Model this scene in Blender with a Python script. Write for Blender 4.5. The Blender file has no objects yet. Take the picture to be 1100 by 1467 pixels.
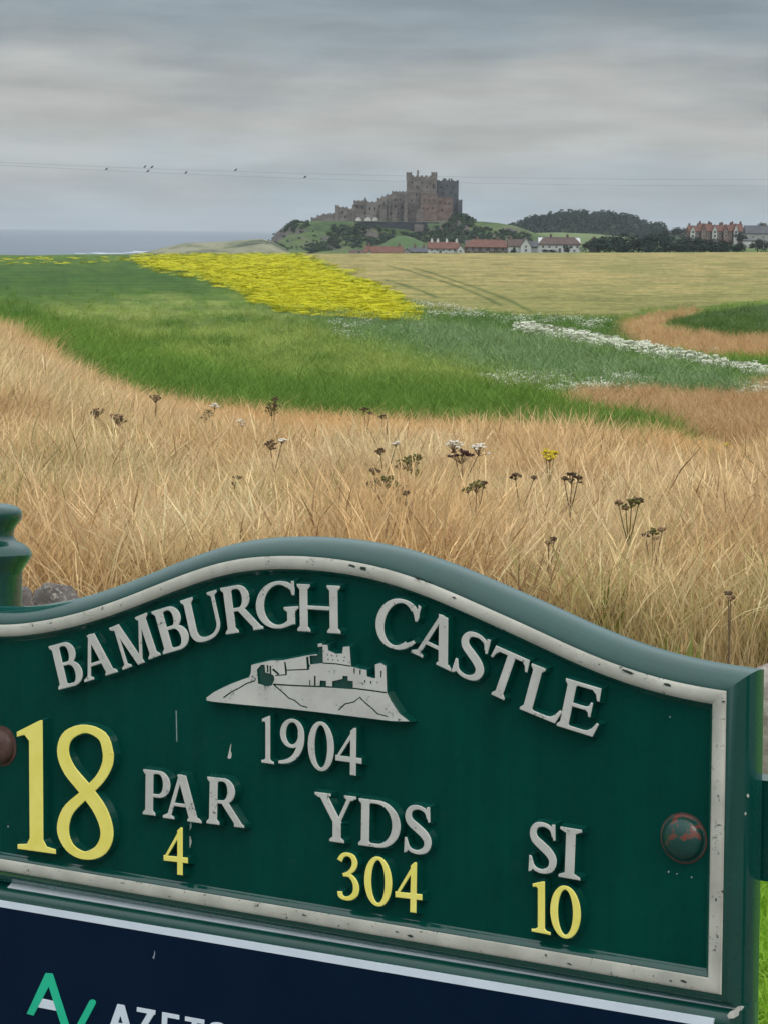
import bpy, bmesh, math, random
import numpy as np
from mathutils import Vector, Matrix
from mathutils.geometry import delaunay_2d_cdt

random.seed(7)
RNG = np.random.default_rng(11)
SC = bpy.context.scene
COL = SC.collection
rad = math.radians

# ------------------------------------------------------------------ camera
F_PX, PW, PH = 2860.0, 1100.0, 1467.0
PITCH = rad(8.05)
ROLL = rad(0.62)
CAM = Vector((0, 0, 1.6))
cd = bpy.data.cameras.new('camera')
cam = bpy.data.objects.new('camera', cd)
COL.objects.link(cam)
cam.matrix_world = Matrix.Translation(CAM) @ Matrix.Rotation(math.pi / 2 - PITCH, 4, 'X') @ Matrix.Rotation(ROLL, 4, 'Z')
cd.sensor_fit = 'VERTICAL'
cd.sensor_height = 36.0
cd.lens = 36.0 * F_PX / PH
cd.clip_start = 0.1
cd.clip_end = 60000
SC.camera = cam

# ------------------------------------------------------------------ world, sun, exposure
SUN_EL, SUN_AZ = rad(52), rad(150)      # azimuth clockwise from the view direction (+Y)
W = bpy.data.worlds.new('World')
SC.world = W
W.use_nodes = True
nt = W.node_tree
for n in list(nt.nodes):
    nt.nodes.remove(n)


def wn(t, **kw):
    n = nt.nodes.new(t)
    for k, v in kw.items():
        setattr(n, k, v)
    return n


def wl(a, b):
    nt.links.new(a, b)


tc = wn('ShaderNodeTexCoord')
sep = wn('ShaderNodeSeparateXYZ')
wl(tc.outputs['Generated'], sep.inputs[0])
sky = wn('ShaderNodeTexSky', sky_type='NISHITA', sun_disc=False)
sky.sun_elevation = SUN_EL
sky.sun_rotation = SUN_AZ
sky.air_density = 1.2
sky.dust_density = 2.0
# overcast: brightness by elevation (layers of cloud near the horizon, brighter towards the zenith)
ramp = wn('ShaderNodeValToRGB')
cr = ramp.color_ramp
cr.interpolation = 'B_SPLINE'
stops = [(0.0, (3.95, 4.8, 5.3)), (0.02, (4.1, 4.8, 5.15)), (0.042, (4.95, 5.15, 5.05)), (0.066, (4.75, 4.75, 4.6)),
         (0.086, (3.2, 3.7, 4.0)), (0.115, (2.3, 2.85, 3.3)), (0.16, (2.8, 3.2, 3.6)), (0.3, (7.0, 7.6, 8.2)),
         (0.6, (13.0, 13.9, 14.8)), (1.0, (16.5, 17.3, 18.0))]
while len(cr.elements) < len(stops):
    cr.elements.new(0.5)
for e, (p, c) in zip(cr.elements, stops):
    e.position = p
    e.color = (c[0] / 18, c[1] / 18, c[2] / 18, 1)
# ragged cloud edges: the elevation looked up is shifted by stretched noise
mp = wn('ShaderNodeMapping')
mp.inputs['Scale'].default_value = (7.0, 7.0, 30.0)
wl(tc.outputs['Generated'], mp.inputs['Vector'])
nz = wn('ShaderNodeTexNoise')
nz.inputs['Scale'].default_value = 1.0
nz.inputs['Detail'].default_value = 6
nz.inputs['Roughness'].default_value = 0.55
wl(mp.outputs[0], nz.inputs['Vector'])
sh = wn('ShaderNodeMath', operation='SUBTRACT')
wl(nz.outputs['Fac'], sh.inputs[0])
sh.inputs[1].default_value = 0.5
sh2 = wn('ShaderNodeMath', operation='MULTIPLY_ADD')
wl(sh.outputs[0], sh2.inputs[0])
sh2.inputs[1].default_value = 0.095
wl(sep.outputs['Z'], sh2.inputs[2])
wl(sh2.outputs[0], ramp.inputs[0])
mp2 = wn('ShaderNodeMapping')
mp2.inputs['Scale'].default_value = (12.0, 12.0, 70.0)
mp2.inputs['Rotation'].default_value = (0.0, 0.02, 0.0)
wl(tc.outputs['Generated'], mp2.inputs['Vector'])
nz2 = wn('ShaderNodeTexNoise')
nz2.inputs['Scale'].default_value = 1.0
nz2.inputs['Detail'].default_value = 5
wl(mp2.outputs[0], nz2.inputs['Vector'])
br = wn('ShaderNodeMapRange')
br.inputs['From Min'].default_value = 0.33
br.inputs['From Max'].default_value = 0.67
br.inputs['To Min'].default_value = 0.86 * 18
br.inputs['To Max'].default_value = 1.13 * 18
wl(nz2.outputs['Fac'], br.inputs['Value'])
vm = wn('ShaderNodeVectorMath', operation='SCALE')
wl(ramp.outputs['Color'], vm.inputs[0])
wl(br.outputs[0], vm.inputs['Scale'])
mx = wn('ShaderNodeMix', data_type='RGBA')
mx.inputs['Factor'].default_value = 0.93
wl(sky.outputs[0], mx.inputs['A'])
wl(vm.outputs[0], mx.inputs['B'])
bg = wn('ShaderNodeBackground')
bg.inputs['Strength'].default_value = 0.1
wl(mx.outputs['Result'], bg.inputs['Color'])
ow = wn('ShaderNodeOutputWorld')
wl(bg.outputs[0], ow.inputs['Surface'])

sl = bpy.data.lights.new('sun', 'SUN')
sl.energy = 1.0
sl.angle = rad(25)
sl.color = (1.0, 0.95, 0.88)
so = bpy.data.objects.new('sun', sl)
COL.objects.link(so)
sd = Vector((math.sin(SUN_AZ) * math.cos(SUN_EL), math.cos(SUN_AZ) * math.cos(SUN_EL), math.sin(SUN_EL)))
so.rotation_euler = sd.to_track_quat('Z', 'Y').to_euler()
SC.view_settings.view_transform = 'Standard'
SC.view_settings.look = 'None'
SC.view_settings.exposure = 0.0
SC.view_settings.gamma = 1.0
SC.view_settings.use_curve_mapping = False
SC.cycles.max_bounces = 4
SC.cycles.diffuse_bounces = 2
SC.cycles.transmission_bounces = 2
SC.cycles.transparent_max_bounces = 6

# ------------------------------------------------------------------ projection helpers (a photo pixel gives a direction from the camera)
RM = np.array(cam.matrix_world.to_3x3())
C0 = np.array(CAM)


def ray(px, py):
    px = np.asarray(px, float)
    py = np.asarray(py, float)
    d = np.stack([(px - PW / 2) / F_PX, -(py - PH / 2) / F_PX, -np.ones_like(px + py)], -1)
    return d @ RM.T


def at(px, py, Y):
    """world point on the ray of a pixel at forward distance Y"""
    d = ray(px, py)
    return C0 + d * (np.asarray(Y, float) / d[..., 1])[..., None]


def proj(P):
    q = (np.asarray(P, float) - C0) @ RM
    z = np.minimum(q[..., 2], -1e-3)
    return q[..., 0] / -z * F_PX + PW / 2, -q[..., 1] / -z * F_PX + PH / 2


def sstep(a, b, x):
    t = np.clip((np.asarray(x, float) - a) / (b - a), 0, 1)
    return t * t * (3 - 2 * t)


_H = RNG.random(65536)


def vnoise(x, y, seed=0):
    x = np.asarray(x, float)
    y = np.asarray(y, float)
    xi = np.floor(x).astype(np.int64)
    yi = np.floor(y).astype(np.int64)
    fx, fy = x - xi, y - yi
    fx = fx * fx * (3 - 2 * fx)
    fy = fy * fy * (3 - 2 * fy)

    def h(a, b):
        return _H[(a * 73856093 ^ b * 19349663 ^ (seed * 83492791 + 12345)) & 65535]
    return (h(xi, yi) * (1 - fx) + h(xi + 1, yi) * fx) * (1 - fy) + (h(xi, yi + 1) * (1 - fx) + h(xi + 1, yi + 1) * fx) * fy


def fbm(x, y, seed=0, o=4):
    s, a, t = 0, 1.0, 0
    for i in range(o):
        s = s + a * vnoise(np.asarray(x) * 2 ** i, np.asarray(y) * 2 ** i, seed + i)
        t += a
        a *= 0.5
    return s / t


PROF = np.array([(-500, -1.6), (0, -1.6), (8, -1.6), (11, -1.66), (14, -1.85), (18, -1.98), (25, -2.15), (40, -2.8), (60, -3.55), (100, -4.65), (150, -5.5),
                 (250, -6.45), (400, -7.0), (560, -7.3), (650, -7.5), (800, -9.3), (1000, -11.5), (1300, -13.0), (6000, -14.0)])
SEA_Z = -22.0 + 1.6


def terrain(x, y):
    """ground height (world z) at x, y"""
    x = np.asarray(x, float)
    y = np.asarray(y, float)
    z = np.interp(y, PROF[:, 0], PROF[:, 1])
    for k in (0.93, 1.07):
        z = z + np.interp(y * k, PROF[:, 0], PROF[:, 1])
    z = z / 3
    z = z + 0.014 * np.clip(x, -260, 260) * sstep(2, 20, y)
    az = x / np.maximum(y, 1.0)
    # grassy bank rising on the left
    z = z + 0.75 * sstep(-0.09, -0.22, az) * sstep(9, 16, y) * (1 - sstep(24, 46, y))
    # beyond the ridge the land falls to the sea on the left
    edge = 620 + 60 * vnoise(az * 40, 0.5, 3)
    fall = sstep(0, 170, y - edge) * (1 - sstep(-0.062, -0.03, az))
    z = z * (1 - fall) + (-26.0) * fall
    z = z + 0.06 * (fbm(x / 3.1, y / 3.1, 5, 3) - 0.5) * sstep(3, 8, y) + 0.3 * (vnoise(x / 35, y / 35, 9) - 0.5) * sstep(30, 80, y) * (1 - sstep(300, 500, y))
    return z + 1.6


def ground(px, py, lift=0.0, tmax=900.0):
    """first ground point (raised by lift) met by the rays of pixels"""
    d = ray(px, py)
    d = np.atleast_2d(d)
    d = d / d[:, 1:2]
    ts = np.geomspace(3.0, tmax, 160)
    P = C0 + d[:, None, :] * ts[None, :, None]
    below = P[..., 2] < terrain(P[..., 0], P[..., 1]) + lift
    idx = np.argmax(below, 1)
    hit = below.any(1)
    lo = ts[np.maximum(idx - 1, 0)]
    hi = ts[idx]
    for _ in range(14):
        m = (lo + hi) / 2
        Q = C0 + d * m[:, None]
        b = Q[:, 2] < terrain(Q[:, 0], Q[:, 1]) + lift
        hi = np.where(b, m, hi)
        lo = np.where(b, lo, m)
    Q = C0 + d * hi[:, None]
    Q[:, 2] = terrain(Q[:, 0], Q[:, 1])
    return Q, hit


# ------------------------------------------------------------------ material helpers
def srgb(r, g, b):
    def f(c):
        c /= 255.0
        return c / 12.92 if c <= 0.04045 else ((c + 0.055) / 1.055) ** 2.4
    return (f(r), f(g), f(b))


class M:
    def __init__(self, name):
        self.m = bpy.data.materials.new(name)
        self.m.use_nodes = True
        self.t = self.m.node_tree
        self.b = self.t.nodes['Principled BSDF']
        self.b.inputs['Specular IOR Level'].default_value = 0.3

    def n(self, t, **kw):
        n = self.t.nodes.new(t)
        for k, v in kw.items():
            if k in n.inputs:
                n.inputs[k].default_value = v
            else:
                setattr(n, k, v)
        return n

    def l(self, a, b):
        self.t.links.new(a, b)

    def coord(self, kind='Object', scale=(1, 1, 1)):
        if kind == 'Position':
            o = self.n('ShaderNodeNewGeometry').outputs['Position']
        else:
            o = self.n('ShaderNodeTexCoord').outputs[kind]
        mp = self.n('ShaderNodeMapping')
        mp.inputs['Scale'].default_value = scale
        self.l(o, mp.inputs['Vector'])
        return mp.outputs[0]

    def noise(self, scale, detail=4, rough=0.55, kind='Object', stretch=(1, 1, 1)):
        n = self.n('ShaderNodeTexNoise')
        n.inputs['Scale'].default_value = scale
        n.inputs['Detail'].default_value = detail
        n.inputs['Roughness'].default_value = rough
        self.l(self.coord(kind, stretch), n.inputs['Vector'])
        return n.outputs['Fac']

    def ramp(self, fac, stops):
        r = self.n('ShaderNodeValToRGB')
        e = r.color_ramp.elements
        while len(e) < len(stops):
            e.new(0.5)
        for q, (p, c) in zip(e, stops):
            q.position = p
            q.color = (*c, 1) if len(c) == 3 else c
        self.l(fac, r.inputs[0])
        return r.outputs['Color']

    def mix(self, fac, a, b, mode='MIX'):
        m = self.n('ShaderNodeMix', data_type='RGBA', blend_type=mode)
        for s, v in (('Factor', fac), ('A', a), ('B', b)):
            if hasattr(v, 'links') or hasattr(v, 'is_output'):
                self.l(v, m.inputs[s])
            elif s == 'Factor':
                m.inputs[s].default_value = v
            else:
                m.inputs[s].default_value = (*v, 1)
        return m.outputs['Result']

    def base(self, c, rough=0.7, metal=0.0):
        if isinstance(c, tuple):
            self.b.inputs['Base Color'].default_value = (*c, 1)
        else:
            self.l(c, self.b.inputs['Base Color'])
        if isinstance(rough, (int, float)):
            self.b.inputs['Roughness'].default_value = rough
        else:
            self.l(rough, self.b.inputs['Roughness'])
        self.b.inputs['Metallic'].default_value = metal
        return self

    def bump(self, h, strength=0.4, dist=0.02):
        b = self.n('ShaderNodeBump')
        b.inputs['Strength'].default_value = strength
        b.inputs['Distance'].default_value = dist
        self.l(h, b.inputs['Height'])
        self.l(b.outputs[0], self.b.inputs['Normal'])
        return self


def mat_noise(name, c1, c2, scale, rough=0.75, kind='Object', stretch=(1, 1, 1), bump=0.0, dist=0.02, lo=0.3, hi=0.7, detail=5):
    m = M(name)
    f = m.noise(scale, detail, 0.6, kind, stretch)
    m.base(m.ramp(f, [(lo, c1), (hi, c2)]), rough)
    if bump:
        m.bump(f, bump, dist)
    return m.m


# ------------------------------------------------------------------ mesh / object helpers
def mesh(name, verts, faces, mats, parent=None, mw=None, smooth=None, midx=None):
    me = bpy.data.meshes.new(name)
    me.from_pydata([tuple(map(float, v)) for v in verts], [], [tuple(f) for f in faces])
    for m in (mats if isinstance(mats, (list, tuple)) else [mats]):
        me.materials.append(m)
    if midx is not None:
        me.polygons.foreach_set('material_index', midx)
    if smooth is not None:
        me.polygons.foreach_set('use_smooth', [True] * len(me.polygons))
        me.set_sharp_from_angle(angle=rad(smooth))
    me.update()
    o = bpy.data.objects.new(name, me)
    COL.objects.link(o)
    if parent is not None:
        o.parent = parent
    elif mw is not None:
        o.matrix_world = mw
    return o


def empty(name, mw):
    o = bpy.data.objects.new(name, None)
    o.empty_display_size = 0.1
    COL.objects.link(o)
    o.matrix_world = mw if isinstance(mw, Matrix) else Matrix.Translation(Vector(mw))
    return o


def tag(o, label=None, cat=None, group=None, kind=None):
    if label:
        o['label'] = label
    if cat:
        o['category'] = cat
    if group:
        o['group'] = group
    if kind:
        o['kind'] = kind
    return o


class MB:
    def __init__(s):
        s.v, s.f, s.mi = [], [], []

    def add(s, v, f, mi=0):
        b = len(s.v)
        s.v += [tuple(q) for q in v]
        s.f += [tuple(i + b for i in q) for q in f]
        s.mi += [mi] * len(f)

    def box(s, x0, x1, y0, y1, z0, z1, mi=0):
        v = [(x, y, z) for z in (z0, z1) for y in (y0, y1) for x in (x0, x1)]
        s.add(v, [(0, 2, 3, 1), (4, 5, 7, 6), (0, 1, 5, 4), (2, 6, 7, 3), (0, 4, 6, 2), (1, 3, 7, 5)], mi)

    def tube(s, pts, rads, n=6, cap=True, mi=0):
        pts = [Vector(p) for p in pts]
        v, f = [], []
        for i, p in enumerate(pts):
            t = (pts[min(i + 1, len(pts) - 1)] - pts[max(i - 1, 0)]).normalized()
            a = t.orthogonal().normalized() if i == 0 else (a - t * a.dot(t)).normalized()
            b = t.cross(a)
            for k in range(n):
                g = 2 * math.pi * k / n
                v.append(p + (a * math.cos(g) + b * math.sin(g)) * rads[i])
        for i in range(len(pts) - 1):
            for k in range(n):
                k2 = (k + 1) % n
                f.append((i * n + k, i * n + k2, (i + 1) * n + k2, (i + 1) * n + k))
        if cap:
            f.append(tuple(range(n - 1, -1, -1)))
            f.append(tuple(range((len(pts) - 1) * n, len(pts) * n)))
        s.add(v, f, mi)

    def lathe(s, prof, n=32, mi=0):
        v, f = [], []
        for z, r in prof:
            for k in range(n):
                g = 2 * math.pi * k / n
                v.append((r * math.cos(g), r * math.sin(g), z))
        for i in range(len(prof) - 1):
            for k in range(n):
                k2 = (k + 1) % n
                f.append((i * n + k, i * n + k2, (i + 1) * n + k2, (i + 1) * n + k))
        f.append(tuple(range(n - 1, -1, -1)))
        f.append(tuple(range((len(prof) - 1) * n, len(prof) * n)))
        s.add(v, f, mi)

    def build(s, name, mats, parent=None, mw=None, smooth=None):
        return mesh(name, s.v, s.f, mats, parent, mw, smooth, s.mi)


def copy_tree(o, parent=None):
    c = o.copy()
    COL.objects.link(c)
    if parent is not None:
        c.parent = parent
    for ch in [q for q in o.children]:
        copy_tree(ch, c)
    return c


# ==================================================================== GROUND
DRY = srgb(192, 152, 100)
GREEN_DARK = (0.032, 0.085, 0.014)
GREEN = (0.095, 0.165, 0.024)
GREEN_LIGHT = (0.135, 0.19, 0.032)
BLUEGREEN = (0.115, 0.165, 0.078)
WHEAT = (0.33, 0.27, 0.105)
YELLOW = (0.44, 0.42, 0.018)
BROWN = (0.36, 0.225, 0.095)
WHITEF = (0.55, 0.57, 0.47)
TURF = (0.16, 0.32, 0.02)
BASE = 368

P_WHEAT = [(425, 360), (430, 369), (480, 384), (560, 420), (612, 442), (690, 445), (780, 452), (880, 452), (960, 440), (1100, 430), (1700, 425), (1700, 350), (425, 350)]
P_YELLOW = [(205, 373), (240, 367), (420, 366), (462, 385), (518, 412), (568, 438), (584, 453), (545, 454), (475, 446), (420, 442), (380, 430), (330, 405), (290, 392), (230, 384)]
P_DARKGREEN = [(-900, 374), (200, 374), (260, 388), (330, 402), (280, 420), (180, 418), (60, 430), (-900, 470)]
P_GREENLOW = [(-900, 400), (0, 425), (60, 462), (120, 500), (220, 543), (330, 562), (450, 573), (560, 574), (640, 572), (760, 592), (850, 610), (960, 622), (960, 660), (-900, 700)]
P_LIGHT = [(60, 440), (250, 420), (420, 455), (520, 500), (640, 530), (760, 560), (700, 575), (600, 560), (420, 555), (300, 520), (150, 490)]
P_BLUE = [(400, 440), (600, 456), (700, 470), (780, 490), (900, 520), (1060, 545), (1130, 570), (1100, 590), (960, 585), (850, 572), (760, 560), (640, 525), (520, 490)]
P_MIDGREEN = [(600, 446), (700, 448), (790, 453), (890, 456), (905, 500), (1000, 528), (1700, 560), (1700, 590), (1080, 548), (900, 515), (735, 480), (660, 470)]
P_BROWN_A = [(888, 472), (905, 458), (960, 446), (1010, 441), (980, 456), (945, 466), (975, 478), (1040, 486), (1160, 492), (1700, 500), (1700, 525), (1100, 520), (1010, 520), (930, 512), (895, 492)]
P_FIELD_R = [(950, 464), (1000, 449), (1100, 435), (1700, 425), (1700, 500), (1100, 490), (1040, 485), (975, 476)]
P_BROWN_B = [(795, 590), (830, 574), (900, 570), (1000, 577), (1085, 582), (1075, 562), (1110, 560), (1700, 580), (1700, 700), (1100, 660), (960, 630), (900, 612), (830, 600)]
P_DRYLEFT = [(-900, 380), (-200, 440), (0, 484), (60, 527), (110, 564), (190, 592), (300, 610), (420, 622), (500, 627), (640, 632), (760, 640), (900, 650), (1000, 645), (1100, 640), (1700, 660),
             (1700, 780), (-900, 780)]
P_WSTRIP = [(722, 478), (770, 482), (850, 497), (930, 512), (1000, 526), (1060, 538), (1100, 548), (1100, 556), (1050, 546), (990, 534), (920, 522), (840, 508), (760, 492)]


def pip(poly, px, py):
    inside = np.zeros(px.shape, bool)
    n = len(poly)
    for i in range(n):
        x0, y0 = poly[i]
        x1, y1 = poly[(i + 1) % n]
        if y0 == y1:
            continue
        c = ((y0 > py) != (y1 > py)) & (px < (x1 - x0) * (py - y0) / (y1 - y0) + x0)
        inside ^= c
    return inside


def sdist(poly, px, py, sx=0.35):
    d = np.full(px.shape, 1e9)
    n = len(poly)
    for i in range(n):
        x0, y0 = poly[i]
        x1, y1 = poly[(i + 1) % n]
        ax, ay, bx, by = x0 * sx, y0, x1 * sx, y1
        qx, qy = px * sx - ax, py - ay
        ex, ey = bx - ax, by - ay
        t = np.clip((qx * ex + qy * ey) / (ex * ex + ey * ey + 1e-9), 0, 1)
        d = np.minimum(d, np.hypot(qx - t * ex, qy - t * ey))
    return np.where(pip(poly, px, py), d, -d)


def blend(col, poly, c, px, py, soft, ragged, amt=1.0, seed=0):
    s = sdist(poly, px, py) + ragged * (fbm(px / 22, py / 6, 40 + seed, 3) - 0.5) * 2
    k = sstep(-soft, soft, s) * amt
    return col * (1 - k[:, None]) + np.array(c)[None, :] * k[:, None]


def ground_colour(X, Y, Z):
    px, py = proj(np.stack([X, Y, Z], -1))
    py = py - 0.0
    px = np.clip(px, -900, 1700)
    col = np.tile(np.array(GREEN), (len(px), 1))
    big = fbm(px / 90, py / 16, 70, 3)
    k = sstep(0.4, 0.62, big)[:, None] * 0.7
    col = col * (1 - k) + np.array(GREEN_LIGHT) * k
    col = blend(col, P_LIGHT, (0.195, 0.225, 0.06), px, py, 22, 14, 0.7, 1)
    col = blend(col, P_DARKGREEN, GREEN_DARK, px, py, 22, 14, 0.9, 2)
    col = blend(col, P_GREENLOW, (0.092, 0.165, 0.026), px, py, 24, 14, 0.85, 3)
    col = blend(col, P_BLUE, BLUEGREEN, px, py, 16, 10, 0.85, 4)
    col = blend(col, P_MIDGREEN, (0.07, 0.125, 0.032), px, py, 3, 3, 0.9, 5)
    # dark tufts drawn out across the slope
    for cx, cy, rx, ry in ((255, 468, 30, 7), (320, 500, 32, 7), (465, 549, 24, 8), (465, 526, 34, 7), (210, 505, 24, 5), (135, 467, 16, 5), (240, 497, 40, 5), (340, 461, 40, 8), (30, 455, 30, 12)):
        k = (np.exp(-(((px - cx) / rx) ** 2 + ((py - cy) / ry) ** 2)) * 0.85)[:, None]
        col = col * (1 - k) + np.array((0.034, 0.095, 0.008)) * k
    mot = fbm(px / 26, py / 7, 210, 3)
    k = (sstep(0.5, 0.66, mot) * 0.45 * (py > 385))[:, None]
    col = col * (1 - k) + np.array((0.055, 0.125, 0.016)) * k
    col = blend(col, P_WHEAT, WHEAT, px, py, 3, 3, 1.0, 6)
    # wheat: greener towards its near edge, lying streaks, tramlines
    inw = pip(P_WHEAT, px, py)
    near = sstep(395, 450, py)
    st = fbm(px / 34, py / 1.5, 80, 4)
    k = (inw * sstep(0.46, 0.64, st) * (0.4 + 0.4 * near))[:, None]
    col = col * (1 - k) + np.array((0.125, 0.135, 0.036)) * k
    pt = fbm(px / 150, py / 7, 83, 3)
    k = (inw * sstep(0.46, 0.66, pt) * 0.4)[:, None]
    col = col * (1 - k) + np.array((0.22, 0.215, 0.07)) * k
    k = (inw * near * 0.55)[:, None]
    col = col * (1 - k) + np.array((0.16, 0.18, 0.05)) * k
    for trk in ([(556, 381), (585, 388), (612, 397), (640, 405), (668, 415), (694, 426), (716, 437)], [(592, 384), (618, 391), (644, 400), (672, 409), (700, 419), (730, 431), (760, 446)], [(552, 401), (580, 409), (604, 417), (622, 425)]):
        tk = np.zeros(len(px))
        for (x0, y0), (x1, y1) in zip(trk[:-1], trk[1:]):
            L = math.hypot(x1 - x0, y1 - y0)
            t = np.clip(((px - x0) * (x1 - x0) + (py - y0) * (y1 - y0)) / L / L, 0, 1)
            dd = np.hypot((px - x0 - t * (x1 - x0)) * 0.45, py - y0 - t * (y1 - y0))
            w = 0.9 + 1.3 * (y0 - 380) / 65
            tk = np.maximum(tk, np.exp(-(dd / w) ** 2))
        k = (tk * (0.55 + 0.4 * fbm(px / 16, py / 5, 85, 2)))[:, None]
        col = col * (1 - k) + np.array((0.06, 0.095, 0.02)) * k
    col = blend(col, P_BROWN_A, BROWN, px, py, 3, 4, 0.9, 8)
    col = blend(col, P_FIELD_R, (0.048, 0.085, 0.018), px, py, 3, 2, 0.95, 9)
    col = blend(col, P_BROWN_B, BROWN, px, py, 5, 4, 0.9, 10)
    col = blend(col, P_YELLOW, YELLOW, px, py, 5, 6, 0.9, 7)
    col = blend(col, P_DRYLEFT, (0.46, 0.30, 0.14), px, py, 6, 4, 1.0, 11)
    near_ = sstep(11.0, 9.5, Y)[:, None]
    col = col * (1 - near_) + np.array((0.30, 0.20, 0.09)) * near_
    t_ = (sstep(5.8, 5.2, Y))[:, None]
    col = col * (1 - t_) + np.array(TURF) * t_
    t_ = (sstep(2.9, 2.4, Y + 0.3 * np.sin(X * 2)))[:, None]
    col = col * (1 - t_) + np.array((0.19, 0.185, 0.175)) * t_  # grey ground round the camera, unseen, added to keep the bounced light neutral
    far = sstep(640, 690, Y)[:, None]
    far_c = np.array((0.10, 0.15, 0.04)) * (0.7 + 0.6 * fbm(X / 40, Y / 60, 33, 3))[:, None]
    col = col * (1 - far) + far_c * far
    v = (0.86 + 0.28 * fbm(px / 5.0, py / 2.0, 90, 2))[:, None]
    return np.clip(col * v, 0, 1)


def build_ground():
    hor = 327.0
    pys = np.concatenate([np.linspace(1800, 700, 60), np.linspace(697, 366, 330)])
    rows = []
    prev = 0
    z = terrain(np.zeros(1), np.ones(1))[0]
    Q, hit = ground(np.full(pys.shape, 550.0), pys)
    r = Q[hit][:, 1]
    r = np.unique(np.round(np.maximum.accumulate(r), 3))
    r = np.concatenate([[0.3, 1.0, 2.0], r[r > 2.4], np.linspace(r.max() + 6, 900, 40), np.linspace(930, 2400, 30), [3000, 4500]])
    pxs = np.arange(-330, 1431, 3.0)
    ang = np.arctan((pxs - 550) / F_PX)
    side = np.radians(np.concatenate([np.arange(20, 60, 4), np.arange(60, 181, 12)]))
    ang = np.concatenate([-side[::-1], ang, side])
    A, R = np.meshgrid(ang, r)
    X, Y = (R * np.sin(A)).ravel(), (R * np.cos(A)).ravel()
    Z = terrain(X, Y)
    na, nr = len(ang), len(r)
    i = np.arange((nr - 1) * (na - 1))
    a, b = i // (na - 1), i % (na - 1)
    v0 = a * na + b
    faces = np.stack([v0, v0 + 1, v0 + na + 1, v0 + na], 1)
    me = bpy.data.meshes.new('ground')
    me.from_pydata(np.stack([X, Y, Z], 1), [], faces[:, ::-1].tolist())
    colr = ground_colour(X, Y, Z)
    att = me.color_attributes.new('field', 'FLOAT_COLOR', 'POINT')
    att.data.foreach_set('color', np.concatenate([colr, np.ones((len(X), 1))], 1).astype(np.float32).ravel())
    me.polygons.foreach_set('use_smooth', [True] * len(me.polygons))
    m = M('fields')
    at_ = m.n('ShaderNodeVertexColor', layer_name='field')
    f1 = m.noise(1.6, 6, 0.65, 'Position', (1, 0.35, 1))
    f2 = m.noise(0.12, 5, 0.65, 'Position', (0.55, 0.9, 1))
    v = m.ramp(f1, [(0.3, (0.72, 0.72, 0.72)), (0.7, (1.25, 1.25, 1.25))])
    v2 = m.ramp(f2, [(0.32, (0.70, 0.74, 0.68)), (0.66, (1.2, 1.17, 1.15))])
    c = m.mix(1.0, at_.outputs['Color'], v, 'MULTIPLY')
    c = m.mix(1.0, c, v2, 'MULTIPLY')
    m.base(c, 0.9)
    m.b.inputs['Specular IOR Level'].default_value = 0.1
    m.bump(f1, 0.6, 0.25)
    me.materials.append(m.m)
    o = bpy.data.objects.new('ground', me)
    COL.objects.link(o)
    tag(o, kind='structure')


build_ground()

# sea
seam = M('sea_water')
f = seam.noise(0.004, 6, 0.6, 'Position', (1, 0.25, 1))
f2 = seam.noise(0.05, 3, 0.6, 'Position', (1, 0.35, 1))
seam.base(seam.ramp(f, [(0.35, (0.075, 0.11, 0.145)), (0.62, (0.125, 0.165, 0.20))]), 0.38)
seam.bump(f2, 0.9, 3.0)
xs = np.linspace(-9000, 4000, 40)
ys = np.concatenate([np.linspace(760, 2500, 30), np.linspace(2700, 13000, 40)])
v = [(x, y, SEA_Z) for y in ys for x in xs]
fc = [(j * 40 + i, j * 40 + i + 1, j * 40 + 41 + i, j * 40 + 40 + i) for j in range(69) for i in range(39)]
tag(mesh('sea', v, fc, seam.m), kind='structure')
# breaking waves along the shore
foam = mat_noise('foam', (0.55, 0.58, 0.6), (0.8, 0.82, 0.82), 0.2, 0.7, 'Position')
mb = MB()
for k in range(7):
    px = random.uniform(110, 205)
    py = random.uniform(362.5, 367.0) - (px - 120) * 0.03
    d = ray(px, py)
    t = (SEA_Z + 0.2 - CAM.z) / d[2]
    p = C0 + d * t
    L = random.uniform(5, 22)
    n = 7
    vv = []
    for i in range(n):
        u = i / (n - 1)
        w = 1.6 * math.sin(math.pi * min(max(u, 0.03), 0.97)) * random.uniform(0.6, 1.3)
        x = p[0] + (u - 0.5) * L
        y = p[1] + 8 * math.sin(u * 3 + k)
        vv += [(x, y - w, SEA_Z + 0.05), (x, y, SEA_Z + 0.35), (x, y + w, SEA_Z + 0.05)]
    ff = []
    for i in range(n - 1):
        ff += [(3 * i, 3 * i + 3, 3 * i + 4, 3 * i + 1), (3 * i + 1, 3 * i + 4, 3 * i + 5, 3 * i + 2)]
    mb.add(vv, ff)
tag(mb.build('surf', foam), 'white lines of surf breaking along the far shore', kind='stuff')


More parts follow.
